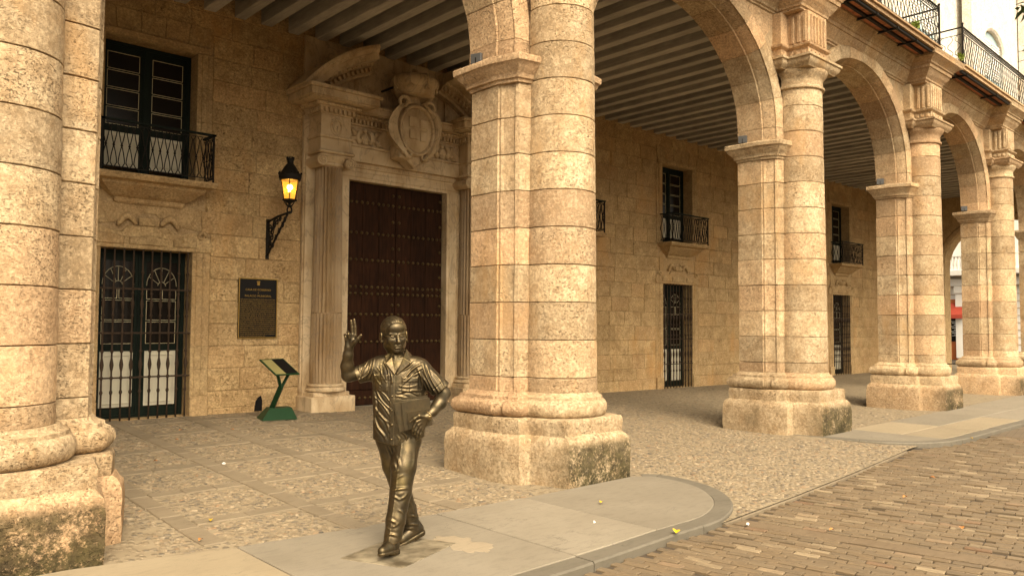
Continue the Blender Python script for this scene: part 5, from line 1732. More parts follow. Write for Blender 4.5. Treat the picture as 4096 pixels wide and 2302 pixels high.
# ------------------------------------------------------------------ far end of the gallery
endw = empty('end_wall', (33.2, 9.8, 0), 0, 'stone end wall of the gallery with an open archway', 'wall')
a = MB(); ey, eh = -.55, 1.95      # arch centre offset, half width
N = 16; sp = 4.0; rise = 1.75
inner = [(ey-eh, -.2)] + [(ey+eh*math.cos(math.pi*(1-k/N)), sp+rise*math.sin(math.pi*k/N)) for k in range(N+1)] + [(ey+eh, -.2)]
def ocl(p):
    y, z = p
    if z <= sp: return (-2.9 if y < ey else 2.8, z)
    t = math.atan2((z-sp), (y-ey)); 
    return (2.8 if math.cos(t) > .35 else (-2.9 if math.cos(t) < -.35 else ey+(y-ey)*2.2), 7.0 if abs(math.cos(t)) < .93 else z+1.2)
outer = [ocl(p) for p in inner]
vs = [(0, p[0], p[1]) for p in inner] + [(0, p[0], p[1]) for p in outer] + [(.7, p[0], p[1]) for p in inner] + [(.7, p[0], p[1]) for p in outer]
n = len(inner); fs = []
for k in range(n-1): fs += [(k, k+1, n+k+1, n+k), (2*n+k+1, 2*n+k, 3*n+k, 3*n+k+1), (k+1, k, 2*n+k, 2*n+k+1)]
a.add(vs, fs); a.obj('wall_body', MAT['trim'], endw)
a = MB(); rr = frame_run(a, inner, [(0, .03), (.06, .06), (.2, .06), (.24, .0), (.24, -.05), (0, -.05)]); a.xf(lambda p: (-p[1], p[0], p[2])); a.obj('archivolt', MAT['trim'], endw)

# building across the far street
bx = 47.0
B = empty('corner_building', (bx, 16, 0), 0, 'bright cream building with balustrade and red awning seen through the far archway', 'building')
a = MB(); a.box(0, 8, -14, 8, -.2, 12); a.obj('wall', MAT['white'], B)
a = MB(); a.box(-.9, 0, -14, 8, 4.45, 4.75, .02); a.obj('balcony_slab', MAT['white'], B)
a = MB(); a.box(-.35, 0, -14, 8, 3.9, 4.3, .02); a.obj('cornice', MAT['white'], B)
a = MB(); a.box(-.9, -.7, -6, 4, 5.45, 5.55, .01); a.obj('balustrade_rail', MAT['white'], B)
bm2 = MB(); bm2.lathe([(.05, 0), (.05, .05), (.035, .10), (.075, .28), (.045, .5), (.05, .7)], 10); bme2 = bm2.mesh('baluster', MAT['white'], smooth=True)
for k in range(40): mk('baluster', bme2, B, (-.8, -3+k*.17, 4.75))
for y in (-1.0, .75):
    a = MB(); a.box(-.25, .02, y-.22, y+.22, 0, 3.9, .02); a.box(-.32, .02, y-.28, y+.28, 3.5, 3.9, .03); a.obj('pilaster', MAT['white'], B)
for y in (-1.6, ):
    a = MB(); a.box(-.06, .02, y-.45, y+.45, 5.3, 8.2, .02); w_ = a.obj('upper_window', MAT['blue'], B)
    a = MB(); a.box(-.09, -.05, y-.35, y+.35, 5.5, 8.0); a.obj('pane', MAT['glassdark'], w_)
for k in range(10):
    a = MB(); a.box(-.03, .01, -6, 4, k*.38+.02, k*.38+.05); a.obj('rustic_joint', MAT['trim'], B)
dy = -.55
a = MB(); a.box(-.07, .0, dy-.75, dy+.25, -.1, 3.2, .01); dr = a.obj('shop_door', MAT['shopdoor'], B)
a = MB(); a.box(-.09, -.06, dy-.62, dy+.12, .9, 2.9); a.obj('pane', MAT['glassdark'], dr)
a = MB(); a.box(-.10, -.08, dy-.5, dy+.02, 1.2, 1.22)
for k in range(9): a.box(-.10, -.085, dy-.55, dy-.1+.2*(k % 3)*.5, 1.25+k*.09, 1.28+k*.09)
tag(a.obj('door_lettering', MAT['paper'], dr), kind='stuff')
a = MB(); a.add([(0, dy-.9, 3.1), (0, dy+.1, 3.1), (-.6, dy+.1, 2.35), (-.6, dy-.9, 2.35), (-.6, dy+.1, 2.15), (-.6, dy-.9, 2.15), (0, dy+.1, 2.35), (0, dy-.9, 2.35)], [(0, 1, 2, 3), (3, 2, 4, 5), (1, 6, 2), (0, 3, 7)]); aw = a.obj('awning', MAT['awning'], B)
for y in (dy+.11, ):
    a = MB(); a.tube([(0, y, 3.1), (-.6, y, 2.35)], .02, 5); a.tube([(0, y, 2.36), (-.6, y, 2.36)], .02, 5); a.tube([(0, y, 2.4), (-.4, y, 2.6)], .02, 5); tag(a.obj('awning_piping', MAT['paper'], aw), kind='stuff')
# potted palm before it
pp = empty('potted_palm', (45.4, 15.6, 0), 0, 'small green potted palm in a white planter by the far shop', 'plant')
a = MB(); a.lathe([(.28, 0), (.34, .9), (.37, .95), (.33, .97)], 16); a.obj('planter', MAT['white'], pp, smooth=True)
a = MB()
for k in range(60):
    t = rnd.uniform(0, 6.28); e = rnd.uniform(.3, 1.4)
    leaf_quad(a, (0, 0, .95), (math.cos(t)*math.cos(e), math.sin(t)*math.cos(e), math.sin(e)), (0, 0, 1) if e < 1.2 else (1, 0, 0), rnd.uniform(.5, 1.0), .09)
tag(a.obj('fronds', MAT['weed'], pp, fix=False), kind='stuff')
# chain barrier before the end arch
ch = empty('chain_barrier', (29.2, 9.8, 0), 0, 'sagging iron chain between two posts before the bright archway', 'chain')
lk = MB(); lk.tube([(.045*math.cos(t), 0, .085*math.sin(t)) for t in [2*math.pi*k/10 for k in range(10)]], .016, 5, True); lkm = lk.mesh('link', MAT['iron'], smooth=True)
for y in (-1.6, 1.6):
    a = MB(); a.lathe([(.09, 0), (.09, .05), (.05, .08), (.05, .85), (.08, .9), (.08, .95), (.03, 1.0)], 12); a.obj('post', MAT['iron'], ch, smooth=True, loc=(0, y, 0))
for k in range(27):
    u = k/26*2-1; y = u*1.55; z = .42+.42*u*u; sl = math.atan2(.84*u/1.55, 1)
    mk('link', lkm, ch, (0, y, z), (math.pi/2+sl if False else R(90)-sl if False else sl+R(90), 0, R(90)*(k % 2)))

# ------------------------------------------------------------------ small things
for i, (cx, yf) in enumerate(PILLARS[1:5]):      # floodlights on the imposts
    S = empty('floodlight', (cx-.66, yf+1.30*PDEPTH[i+1], 4.622), R(20), 'small dark grey floodlight box on the impost of %s' % ['the statue pillar', 'the second sidewalk pillar', 'the fourth pillar', 'the pillar by the awning gap'][i], 'floodlight', 'floodlights on the imposts')
    a = MB(); a.box(-.045, .045, -.07, .07, .03, .15, .004); a.obj('housing', MAT['steelgrey'], S)
    a = MB(); a.box(-.05, .05, -.006, .006, 0, .10); a.obj('yoke', MAT['iron'], S)
LEAVES = [(5.62, 4.88, 'y', 'yellow fallen leaf in the middle of the corner slab'), (5.28, 3.80, 'y', 'large curled yellow leaf on the kerb edge'), (2.62, 6.55, 'y', 'yellow leaf lying on pebbles near the first pillar'), (2.35, 6.05, 'o', 'orange leaf on pebbles by the pale slab'),
          (4.0, 11.1, 'o', 'brown leaf before the left barred window'), (4.6, 10.8, 'o', 'brown leaf on the dark floor before the lectern'), (3.7, 10.4, 'o', 'rust leaf on the floor left of the lectern'), (13.0, 4.05, 'y', 'yellow leaf beside the second kerb'),
          (6.5, 3.1, 'o', 'tan leaf on the wood blocks near the band'), (8.3, 3.2, 'o', 'tan leaf on wood blocks in mid street'), (7.4, 2.4, 'o', 'tan leaf on wood blocks at lower right'), (9.6, 3.4, 'o', 'tan leaf on far wood blocks'), (3.05, 9.2, 'o', 'orange leaf deep in the gallery')]
for x, y, k, lb in LEAVES:
    big = 'large' in lb
    l = .085 if big else rnd.uniform(.045, .065)
    a = MB(); t = rnd.uniform(0, 6.28)
    n_ = 5
    prof = [(0, 0), (.25, .28), (.5, .36), (.75, .24), (1, 0)]
    vs = [(u*l-l/2, s*w_*l, .006+abs(w_)*l*.35+.010*math.sin(u*3)) for s in (-1, 1) for u, w_ in prof] + [(u*l-l/2, 0, .004+.008*math.sin(u*3)) for u, w_ in prof]
    fs = [(q, q+1, 10+q+1, 10+q) for q in range(4)] + [(5+q, 5+q+1, 10+q+1, 10+q) for q in range(4)]
    a.add(vs, fs)
    zz = .012 if y < 5.5 and x < 7 and y > 3.75 else (STREET_Z+.008 if y < 4 else fz(x, y)+.012)
    o = a.obj('fallen_leaf', MAT['leaf_'+k], None, loc=(x, y, zz), fix=False); o.rotation_euler = (rnd.uniform(-.15, .15), rnd.uniform(-.1, .1), t)
    tag(o, lb, 'leaf', 'fallen leaves')
for x, y, s, lb in ((3.62, 8.7, .022, 'tiny white scrap of litter on the gallery floor'), (6.15, 3.68, .02, 'tiny white scrap of litter on the street by the kerb corner'), (5.03, 4.45, .013, 'tiny pale crumb on the grey slab')):
    a = MB(); a.ball((0, 0, .008), (s, s*.6, .012), 7, 5); rough_ring(a, .004, int(x*100))
    tag(a.obj('litter_scrap', MAT['paper'], None, loc=(x, y, (fz(x, y) if y > 6 else (STREET_Z if x > 6 else 0))+.004)), lb, 'litter')
# mortar patches on the slabs
def blob(cx_, cy_, rx, ry, seed, z=.0045, mat='patch'):
    r_ = random.Random(seed); a = MB(); n = 70
    ph = [r_.uniform(0, 6.28) for _ in range(5)]
    pl_ = []
    for k in range(n):
        t = 2*math.pi*k/n; f = 1 + sum(.15/(q+1)**.5*math.sin((q*1.9+2)*t//1*0+(2*q+2)*t+ph[q]) for q in range(5)) + r_.uniform(-.06, .06)
        pl_.append((cx_+rx*f*math.cos(t), cy_+ry*f*math.sin(t)))
    a.prism(pl_, z-.02, z, .001)
    return a.obj('mortar_patch', MAT[mat], side1)
blob(4.62, 5.28, .12, .17, 3, .0015)
blob(3.80, 4.70, .16, .26, 5, .005)
# overhanging plaza tree at the right edge
tr = empty('plaza_tree', (12.6, -1.2, -.06), 0, 'plaza tree whose leafy twigs hang into the top right corner', 'tree')
a = MB(); a.tube([(0, 0, -.1), (.05, .05, 1.6), (-.1, .1, 3.2), (-.4, .5, 4.6), (-.9, 1.2, 5.8)], [.2, .17, .14, .11, .06], 10); a.tube([(-.1, .1, 3.2), (.6, -.5, 4.8), (1.2, -1.2, 6.4)], [.1, .08, .04], 8); tag(a.obj('trunk', MAT['rust'], tr, smooth=True), kind='stuff')
a = MB(); a.tube([(-.9, 1.2, 5.8), (-2.4, 2.2, 5.7), (-3.6, 2.95, 5.2), (-4.16, 3.26, 4.75), (-4.2, 3.24, 4.1)], [.06, .045, .03, .014, .006], 7); a.obj('branch', MAT['rust'], tr, smooth=True)
crown = MB(); tr_rnd = random.Random(5)
cl = [(-4.22, 3.26, 4.72, .13, 26), (-4.12, 3.19, 4.30, .12, 22), (-4.14, 3.20, 4.05, .10, 20), (-3.9, 3.1, 4.9, .3, 60), (-3.4, 2.8, 5.3, .4, 120), (-2.4, 2.2, 5.8, .6, 260), (-1.2, 1.4, 6.2, .8, 420), (0, 0, 6.8, 1.3, 900), (1.2, -1.2, 6.8, 1.1, 600), (-.5, -.8, 7.2, 1.0, 500)]
for cx_, cy_, cz_, r_, n_ in cl:
    for k in range(n_):
        v = Vector((tr_rnd.gauss(0, 1), tr_rnd.gauss(0, 1), tr_rnd.gauss(0, 1))); v = v.normalized()*r_*tr_rnd.random()**.45
        t_ = tr_rnd.uniform(0, 6.28); e = tr_rnd.uniform(-1.2, .5)
        leaf_quad(crown, (cx_+v.x, cy_+v.y, cz_+v.z), (math.cos(t_)*math.cos(e), math.sin(t_)*math.cos(e), math.sin(e)), (0, 0, 1) if abs(e) < 1 else (1, 0, 0), tr_rnd.uniform(.08, .15), tr_rnd.uniform(.03, .05))
tag(crown.obj('crown', MAT['treeleaf'], tr, fix=False), kind='stuff')
# ------------------------------------------------------------------ bronze statue
# sculpted as smooth distance fields: a = across (viewer's right), b = depth, z = up
class Field:
    def __init__(s, lo, hi, h):
        s.h = h; s.lo = np.array(lo, np.float32)
        n = [int(math.ceil((hi[i]-lo[i])/h))+1 for i in range(3)]
        s.n = n
        s.ax = [(lo[i]+h*np.arange(n[i])).astype(np.float32) for i in range(3)]
        s.D = np.full(n, .06, np.float32)
    def sl(s, lo, hi):
        r = []
        for i in range(3):
            a = max(0, int(math.floor((lo[i]-s.lo[i])/s.h))); b = min(s.n[i], int(math.ceil((hi[i]-s.lo[i])/s.h))+1)
            r.append(slice(a, max(a, b)))
        return tuple(r)
    def xyz(s, S):
        return (s.ax[0][S[0]][:, None, None], s.ax[1][S[1]][None, :, None], s.ax[2][S[2]][None, None, :])
    def put(s, S, d, k, carve=False):
        D = s.D[S]
        if D.size == 0: return
        if carve:
            d = -d
            h = np.clip(.5-.5*(d-D)/k, 0, 1); s.D[S] = d*(1-h)+D*h + k*h*(1-h)
        else:
            h = np.clip(.5+.5*(d-D)/k, 0, 1); s.D[S] = d*(1-h)+D*h - k*h*(1-h)
    def cap(s, p, q, r1, r2=None, k=.008, carve=False):
        r2 = r1 if r2 is None else r2
        m = max(r1, r2)+k+.012
        S = s.sl([min(p[i], q[i])-m for i in range(3)], [max(p[i], q[i])+m for i in range(3)])
        x, y, z = s.xyz(S)
        v = [q[i]-p[i] for i in range(3)]; L = sum(c*c for c in v)+1e-12
        t = np.clip(((x-p[0])*v[0]+(y-p[1])*v[1]+(z-p[2])*v[2])/L, 0, 1)
        d = np.sqrt((x-p[0]-t*v[0])**2+(y-p[1]-t*v[1])**2+(z-p[2]-t*v[2])**2) - (r1+(r2-r1)*t)
        s.put(S, d, k, carve)
    def chain(s, pts, rs, k=.006):
        for i in range(len(pts)-1): s.cap(pts[i], pts[i+1], rs[i], rs[i+1], k)
    def ell(s, c, r, k=.008, M=None, carve=False):
        m = max(r)+k+.012
        S = s.sl([c[i]-m for i in range(3)], [c[i]+m for i in range(3)])
        x, y, z = s.xyz(S)
        x, y, z = x-c[0], y-c[1], z-c[2]
        if M is not None:
            x, y, z = (M[0][0]*x+M[1][0]*y+M[2][0]*z, M[0][1]*x+M[1][1]*y+M[2][1]*z, M[0][2]*x+M[1][2]*y+M[2][2]*z)
        k0 = np.sqrt((x/r[0])**2+(y/r[1])**2+(z/r[2])**2)
        k1 = np.sqrt((x/r[0]**2)**2+(y/r[1]**2)**2+(z/r[2]**2)**2)+1e-9
        s.put(S, k0*(k0-1)/k1, k, carve)
    def tri(s, a, b, c, th, k=.004):
        a, b, c = (np.array(v, np.float32) for v in (a, b, c))
        m = th+k+.012
        P = np.stack([a, b, c]); S = s.sl(P.min(0)-m, P.max(0)+m)
        x, y, z = s.xyz(S); shp = np.broadcast(x, y, z).shape
        p = np.stack([np.broadcast_to(v, shp) for v in (x, y, z)], -1)
        n = np.cross(b-a, c-a)
        def edge(u, v):
            w = v-u; t = np.clip(((p-u)@w)/(w@w), 0, 1); return ((p-u-t[..., None]*w)**2).sum(-1)
        ins = (np.sign((p-a)@np.cross(b-a, n))+np.sign((p-b)@np.cross(c-b, n))+np.sign((p-c)@np.cross(a-c, n))) < 2
        # outside test sign convention: inside when all three have one sign
        s1 = (p-a)@np.cross(n, b-a); s2 = (p-b)@np.cross(n, c-b); s3 = (p-c)@np.cross(n, a-c)
        inside = (s1 >= 0) & (s2 >= 0) & (s3 >= 0)
        d2 = np.where(inside, ((p-a)@n)**2/(n@n), np.minimum(np.minimum(edge(a, b), edge(b, c)), edge(c, a)))
        s.put(S, np.sqrt(d2)-th, k)
    def mesh(s, name, mat, smooth_it=1):
        D = s.D; ins = D < 0; nx, ny, nz = D.shape
        c = np.zeros((nx-1, ny-1, nz-1), np.int8)
        for i in (0, 1):
            for j in (0, 1):
                for k in (0, 1): c += ins[i:nx-1+i, j:ny-1+j, k:nz-1+k]
        act = (c > 0) & (c < 8)
        idx = np.full(act.shape, -1, np.int32); I = np.argwhere(act); idx[act] = np.arange(len(I))
        acc = np.zeros((len(I), 3), np.float64); cnt = np.zeros(len(I))
        for e in range(3):
            o1, o2 = [q for q in range(3) if q != e]
            for u in (0, 1):
                for w in (0, 1):
                    off = np.zeros(3, int); off[o1] = u; off[o2] = w
                    A = I+off; Bq = A.copy(); Bq[:, e] += 1
                    da = D[A[:, 0], A[:, 1], A[:, 2]]; db = D[Bq[:, 0], Bq[:, 1], Bq[:, 2]]
                    cr = (da < 0) != (db < 0)
                    t = da/(da-db+1e-20)
                    P = A.astype(np.float64); P[:, e] += np.clip(t, 0, 1)
                    acc[cr] += P[cr]; cnt[cr] += 1
        V = acc/np.maximum(cnt, 1)[:, None]*s.h + s.lo
        F = []
        for e in range(3):
            o1, o2 = [(1, 2), (2, 0), (0, 1)][e]
            sa = [slice(None)]*3; sb = [slice(None)]*3; sa[e] = slice(0, -1); sb[e] = slice(1, None)
            cr = ins[tuple(sa)] != ins[tuple(sb)]
            E = np.argwhere(cr)
            ok = (E[:, o1] > 0) & (E[:, o2] > 0) & (E[:, o1] < D.shape[o1]-1) & (E[:, o2] < D.shape[o2]-1)
            E = E[ok]
            q = []
            for u, w in ((-1, -1), (0, -1), (0, 0), (-1, 0)):
                G = E.copy(); G[:, o1] += u; G[:, o2] += w; q.append(idx[G[:, 0], G[:, 1], G[:, 2]])
            q = np.stack(q, 1)
            fl = ~ins[E[:, 0], E[:, 1], E[:, 2]]
            q[fl] = q[fl][:, ::-1]
            F.append(q)
        F = np.concatenate(F)
        for _ in range(smooth_it):
            sm = np.zeros_like(V); n_ = np.zeros(len(V))
            for i in range(4):
                np.add.at(sm, F[:, i], V[F[:, (i+1) % 4]]); np.add.at(n_, F[:, i], 1)
                np.add.at(sm, F[:, i], V[F[:, (i+3) % 4]]); np.add.at(n_, F[:, i], 1)
            V = V*.5 + .5*sm/np.maximum(n_, 1)[:, None]
        me = bpy.data.meshes.new(name)
        me.vertices.add(len(V)); me.vertices.foreach_set('co', V.astype(np.float32).ravel())
        me.loops.add(len(F)*4); me.loops.foreach_set('vertex_index', F.astype(np.int32).ravel())
        me.polygons.add(len(F)); me.polygons.foreach_set('loop_start', np.arange(len(F), dtype=np.int32)*4)
        me.update(calc_edges=True); me.validate()
        me.polygons.foreach_set('use_smooth', np.ones(len(me.polygons), bool))
        me.materials.append(mat)
        return me

STX, STY = 3.341, 4.972
BZ = MAT['bronze']
# local a axis = camera right at design time: the figure turns this way
statue = empty('bronze_statue', (STX, STY, .004), YAW-math.pi/2, 'life size bronze statue of a waving man carrying folders, walking on the sidewalk', 'statue')
def part(name, me, parent=None):
    return mk(name, me, parent or statue)

# head frame
HC = Vector((.010, .0, 1.578))
HM = (Euler((R(8), 0, 0)).to_matrix())
HM = Euler((0, R(-4), 0)).to_matrix() @ Euler((0, 0, R(24))).to_matrix() @ HM
def hp(x, y, z): return tuple(HC + HM @ Vector((x, y, z)))
HMM = [[HM[i][j] for j in range(3)] for i in range(3)]

def head_into(f):
    E = lambda c, r, k=.01, carve=False: f.ell(hp(*c), r, k, HMM, carve)
    E((0, .014, .038), (.089, .106, .094), .012)
    E((0, -.030, -.040), (.074, .078, .098), .03)
    for s in (-1, 1):
        E((s*.058, -.008, -.070), (.028, .036, .036), .03)
        E((s*.046, -.068, -.030), (.026, .026, .024), .02)
    E((0, -.080, -.112), (.028, .022, .020), .02)
    E((0, -.080, .060), (.060, .030, .040), .03)
    for s in (-1, 1):
        f.cap(hp(s*.012, -.103, .014), hp(s*.056, -.086, .020), .0085, .008, .010)
        E((s*.034, -.108, -.004), (.022, .018, .014), .010, True)
        E((s*.033, -.083, -.006), (.0155, .0145, .0135), .003)
        f.cap(hp(s*.018, -.095, -.002), hp(s*.048, -.088, .001), .004, .0035, .004)
        f.cap(hp(s*.019, -.094, -.014), hp(s*.047, -.088, -.013), .0035, .003, .006)
    f.chain([hp(0, -.098, .008), hp(0, -.112, -.014), hp(0, -.124, -.038)], [.010, .0115, .0155], .008)
    for s in (-1, 1): E((s*.0145, -.110, -.043), (.010, .011, .009), .006)
    for s in (-1, 1):
        f.cap(hp(s*.019, -.113, -.040), hp(s*.036, -.095, -.080), .0032, .003, .005, True)
        f.cap(hp(s*.030, -.100, -.086), hp(s*.034, -.088, -.108), .003, .002, .005, True)
        E((s*.010, -.118, -.052), (.0045, .005, .003), .003, True)
    E((0, -.101, -.070), (.027, .012, .0075), .006)
    E((0, -.100, -.085), (.024, .012, .0075), .006)
    f.chain([hp(-.029, -.098, -.080), hp(0, -.114, -.0775), hp(.029, -.098, -.080)], [.0022, .003, .0022], .003) if False else None
    for p, q in (((-.029, -.099, -.079), (0, -.1135, -.0775)), ((0, -.1135, -.0775), (.029, -.099, -.079))): f.cap(hp(*p), hp(*q), .0026, .0026, .003, True)
    for z in (.040, .056): 
        f.cap(hp(-.034, -.102 + (z-.03)*.25, z), hp(.034, -.102 + (z-.03)*.25, z), .0018, .0018, .003, True)
    for s in (-1, 1):
        E((s*.096, .014, -.012), (.013, .026, .038), .006)
        E((s*.110, .004, -.006), (.010, .013, .022), .005, True)
        E((s*.095, .0, -.044), (.009, .011, .012), .006)
    f.cap(hp(0, .022, -.055), (.035, .018, 1.37), .060, .064, .03)
    f.cap(hp(-.02, -.03, -.11), (.035, -.05, 1.385), .014, .012, .02)

body = Field((-.40, -.28, .82), (.48, .16, 1.72), .0033)
# trunk under the shirt ties limbs and head into one surface
body.ell((.05, 0, 1.22), (.15, .085, .20), .03)
head_into(body)
body.chain([(-.10, .0, 1.33), (-.22, -.035, 1.298), (-.312, -.085, 1.278)], [.055, .052, .049], .02)
body.chain([(-.312, -.085, 1.280), (-.318, -.105, 1.345), (-.306, -.135, 1.43), (-.297, -.15, 1.485)], [.049, .047, .036, .030], .018)
body.ell((-.297, -.15, 1.487), (.033, .021, .03), .014)
# waving hand
K = {'i': (-.250, -.163, 1.576), 'm': (-.272, -.160, 1.581), 'r': (-.295, -.157, 1.576), 'p': (-.317, -.153, 1.563)}
for n_, w in (('i', (-.284, -.155, 1.497)), ('m', (-.292, -.154, 1.495)), ('r', (-.300, -.152, 1.495)), ('p', (-.308, -.150, 1.497))):
    body.cap(w, K[n_], .0175, .0145, .012)
body.chain([K['i'], (-.250, -.168, 1.633), (-.254, -.172, 1.664), (-.257, -.174, 1.688)], [.0125, .0112, .0102, .0090], .003)
body.chain([K['m'], (-.273, -.165, 1.632), (-.277, -.168, 1.660), (-.280, -.170, 1.680)], [.0125, .0112, .0102, .0090], .003)
body.chain([K['r'], (-.298, -.190, 1.597), (-.289, -.214, 1.584), (-.283, -.205, 1.560)], [.0122, .0112, .0102, .0092], .003)
body.chain([K['p'], (-.321, -.184, 1.577), (-.312, -.204, 1.564), (-.306, -.196, 1.543)], [.0115, .0102, .0094, .0085], .003)
body.ell((-.266, -.168, 1.522), (.022, .018, .030), .012)
body.chain([(-.276, -.160, 1.502), (-.242, -.188, 1.531), (-.220, -.198, 1.553), (-.200, -.202, 1.576)], [.020, .0155, .0122, .0095], .006)
# lowered arm
body.chain([(.20, .0, 1.32), (.31, .01, 1.225), (.392, .01, 1.143)], [.056, .053, .047], .02)
body.chain([(.392, .01, 1.140), (.366, -.075, 1.078), (.322, -.140, 1.022), (.284, -.182, .990)], [.047, .048, .037, .030], .018)
body.ell((.282, -.185, .985), (.030, .022, .028), .014)
L = {'i': (.214, -.219, .956), 'm': (.226, -.213, .932), 'r': (.239, -.206, .911), 'p': (.253, -.199, .895)}
for n_, w in (('i', (.272, -.196, .986)), ('m', (.277, -.192, .978)), ('r', (.281, -.188, .971)), ('p', (.284, -.184, .965))):
    body.cap(w, L[n_], .0165, .0140, .010)
body.chain([L['i'], (.196, -.221, .920), (.190, -.216, .892), (.186, -.200, .874)], [.0125, .0112, .0102, .009], .003)
body.chain([L['m'], (.208, -.216, .896), (.202, -.209, .868), (.197, -.193, .855)], [.0125, .0112, .0102, .009], .003)
body.chain([L['r'], (.224, -.209, .878), (.218, -.202, .854), (.213, -.188, .844)], [.0122, .0108, .010, .009], .003)
body.chain([L['p'], (.242, -.202, .866), (.236, -.195, .846), (.232, -.184, .838)], [.0115, .010, .0092, .0085], .003)
body.chain([(.270, -.200, .990), (.232, -.226, .999), (.200, -.233, .980), (.170, -.234, .957)], [.017, .0145, .0120, .0092], .006)
bo = part('body', body.mesh('body', BZ, 1))
o_hair = Field((-.13, -.15, 1.45), (.16, .16, 1.72), .0028)
o_hair.ell(hp(0, .016, .044), (.0950, .1115, .0970), .01, HMM)
S = tuple(slice(None) for _ in range(3))
x, y, z = o_hair.xyz(S)
lx_ = x-HC.x; ly_ = y-HC.y; lz_ = z-HC.z
hx_ = HM[0][0]*lx_+HM[1][0]*ly_+HM[2][0]*lz_; hy_ = HM[0][1]*lx_+HM[1][1]*ly_+HM[2][1]*lz_; hz_ = HM[0][2]*lx_+HM[1][2]*ly_+HM[2][2]*lz_
part_x = .035
st_ = np.where(hx_ < part_x, hx_*1.0+hy_*.55, hx_*.5-hz_*.9)
ridge = .0016*np.sin(st_*330+np.sin(hy_*60)*.9) + .0012*np.sin(st_*140+hz_*40)
sweep_ = .006*np.exp(-((hx_+.01)/.045)**2)*np.exp(-((hy_+.075)/.03)**2)
D_ = o_hair.D - ridge - sweep_ + .004*np.exp(-((hx_-part_x)/.004)**2)*(hz_ > .05)
hl = .088 - .35*np.abs(hx_+.005)**1.0*1.4
line = np.where(hy_ < -.055, hl - (hy_+.055)*.35, np.maximum(hl-(hy_+.055)*2.1, -.075))
line = np.where((np.abs(hy_-.008) < .028) & (np.abs(hx_) > .06), np.maximum(line, .030), line)
o_hair.D = np.maximum(D_, (line-hz_)).astype(np.float32)
part('hair', o_hair.mesh('hair', BZ, 1), bo)
# spectacles
a = MB()
for s in (-1, 1):
    a.tube([hp(s*.034+.023*math.cos(t), -.112+.012*abs(math.cos(t))**2*0+ (abs(s*.034+.023*math.cos(t))*.12), -.004+.017*math.sin(t)) for t in [2*math.pi*k/18 for k in range(18)]], .0011, 6, True)
    a.tube([hp(s*.057, -.105, .001), hp(s*.082, -.06, .003), hp(s*.089, .0, .006)], .0014, 6)
a.tube([hp(-.011, -.113, 0), hp(0, -.117, .003), hp(.011, -.113, 0)], .0012, 6)
a.obj('spectacles', BZ, bo, smooth=True)

# shirt
sh = Field((-.33, -.22, .75), (.45, .18, 1.50), .0042)
S = tuple(slice(None) for _ in range(3)); x, y, z = sh.xyz(S)
zt = np.array([.74, .86, .98, 1.10, 1.20, 1.28, 1.33, 1.37, 1.40, 1.43])
zc_ = z[0, 0, :]
ii = lambda v: np.interp(zc_, zt, v).astype(np.float32)[None, None, :]
wv = ii([.192, .194, .196, .198, .197, .192, .176, .145, .105, .07])
dv = ii([.122, .126, .130, .130, .128, .122, .112, .098, .08, .062])
cv = ii([.052, .054, .055, .053, .050, .048, .046, .042, .038, .035])
kk = np.sqrt(((x-cv)/wv)**2+((y-.005)/dv)**2)
sh.D = ((kk-1)*np.minimum(wv, dv)*np.where(kk > 1, 1, 1)).astype(np.float32)
sh.D = np.maximum(sh.D, z-1.425)
sh.cap((-.105, .0, 1.335), (-.125, -.005, 1.325), .074, .074, .03)
sh.cap((.185, .0, 1.335), (.205, .0, 1.325), .074, .074, .03)
sh.cap((-.12, -.005, 1.322), (-.262, -.052, 1.272), .076, .064, .03)
sh.cap((.20, .0, 1.322), (.372, .008, 1.168), .078, .076, .03)
for c_, r_ in (((-.05, .0, 1.385), .05), ((.12, .0, 1.385), .05)): sh.ell(c_, (r_*1.3, .06, r_*.7), .04)
FOLDS = [  # a0 z0 a1 z1 height width
 (.225, 1.365, .11, 1.26, .007, .009), (.235, 1.335, .12, 1.235, .006, .008), (.215, 1.30, .08, 1.20, .006, .009), (.17, 1.38, .07, 1.31, .005, .008),
 (-.05, 1.375, -.005, 1.25, .006, .008), (-.075, 1.36, -.025, 1.23, .006, .007), (-.10, 1.34, -.06, 1.24, .005, .007), (-.02, 1.34, .02, 1.22, .005, .008), (-.125, 1.30, -.06, 1.20, .006, .008),
 (-.105, 1.165, .008, 1.035, .007, .008), (-.09, 1.175, .010, 1.075, .005, .006), (-.12, 1.12, .004, .985, .006, .008), (-.125, 1.06, .0, .935, .006, .010), (-.125, .98, -.04, .84, .007, .012), (-.06, .98, .0, .87, .005, .010), (-.13, 1.17, -.11, .98, .005, .010), (-.1, .90, -.02, .80, .004, .012),
 (.07, 1.175, .205, 1.135, .006, .008), (.06, 1.15, .235, 1.165, .006, .009), (.075, 1.205, .20, 1.21, .005, .008), (.05, 1.13, .16, 1.09, .005, .009), (.10, .865, .13, .80, .006, .010), (.17, .85, .20, .80, .005, .010), (.06, .84, .07, .79, .004, .010),
 (.235, 1.37, .335, 1.14, .007, .009), (.265, 1.355, .365, 1.15, .006, .008), (.29, 1.32, .395, 1.19, .005, .009), (.22, 1.29, .30, 1.13, .007, .010), (.245, 1.25, .285, 1.15, .005, .008), (.20, 1.33, .235, 1.18, .007, .010),
 (-.150, 1.395, -.185, 1.255, .006, .007), (-.175, 1.385, -.205, 1.245, .006, .006), (-.20, 1.375, -.235, 1.235, .005, .006), (-.225, 1.365, -.215, 1.30, .005, .007), (-.13, 1.40, -.16, 1.25, .006, .008), (-.16, 1.30, -.25, 1.245, .005, .007)]
A2, Z2 = np.meshgrid(sh.ax[0], sh.ax[2], indexing='ij')
disp = np.zeros_like(A2)
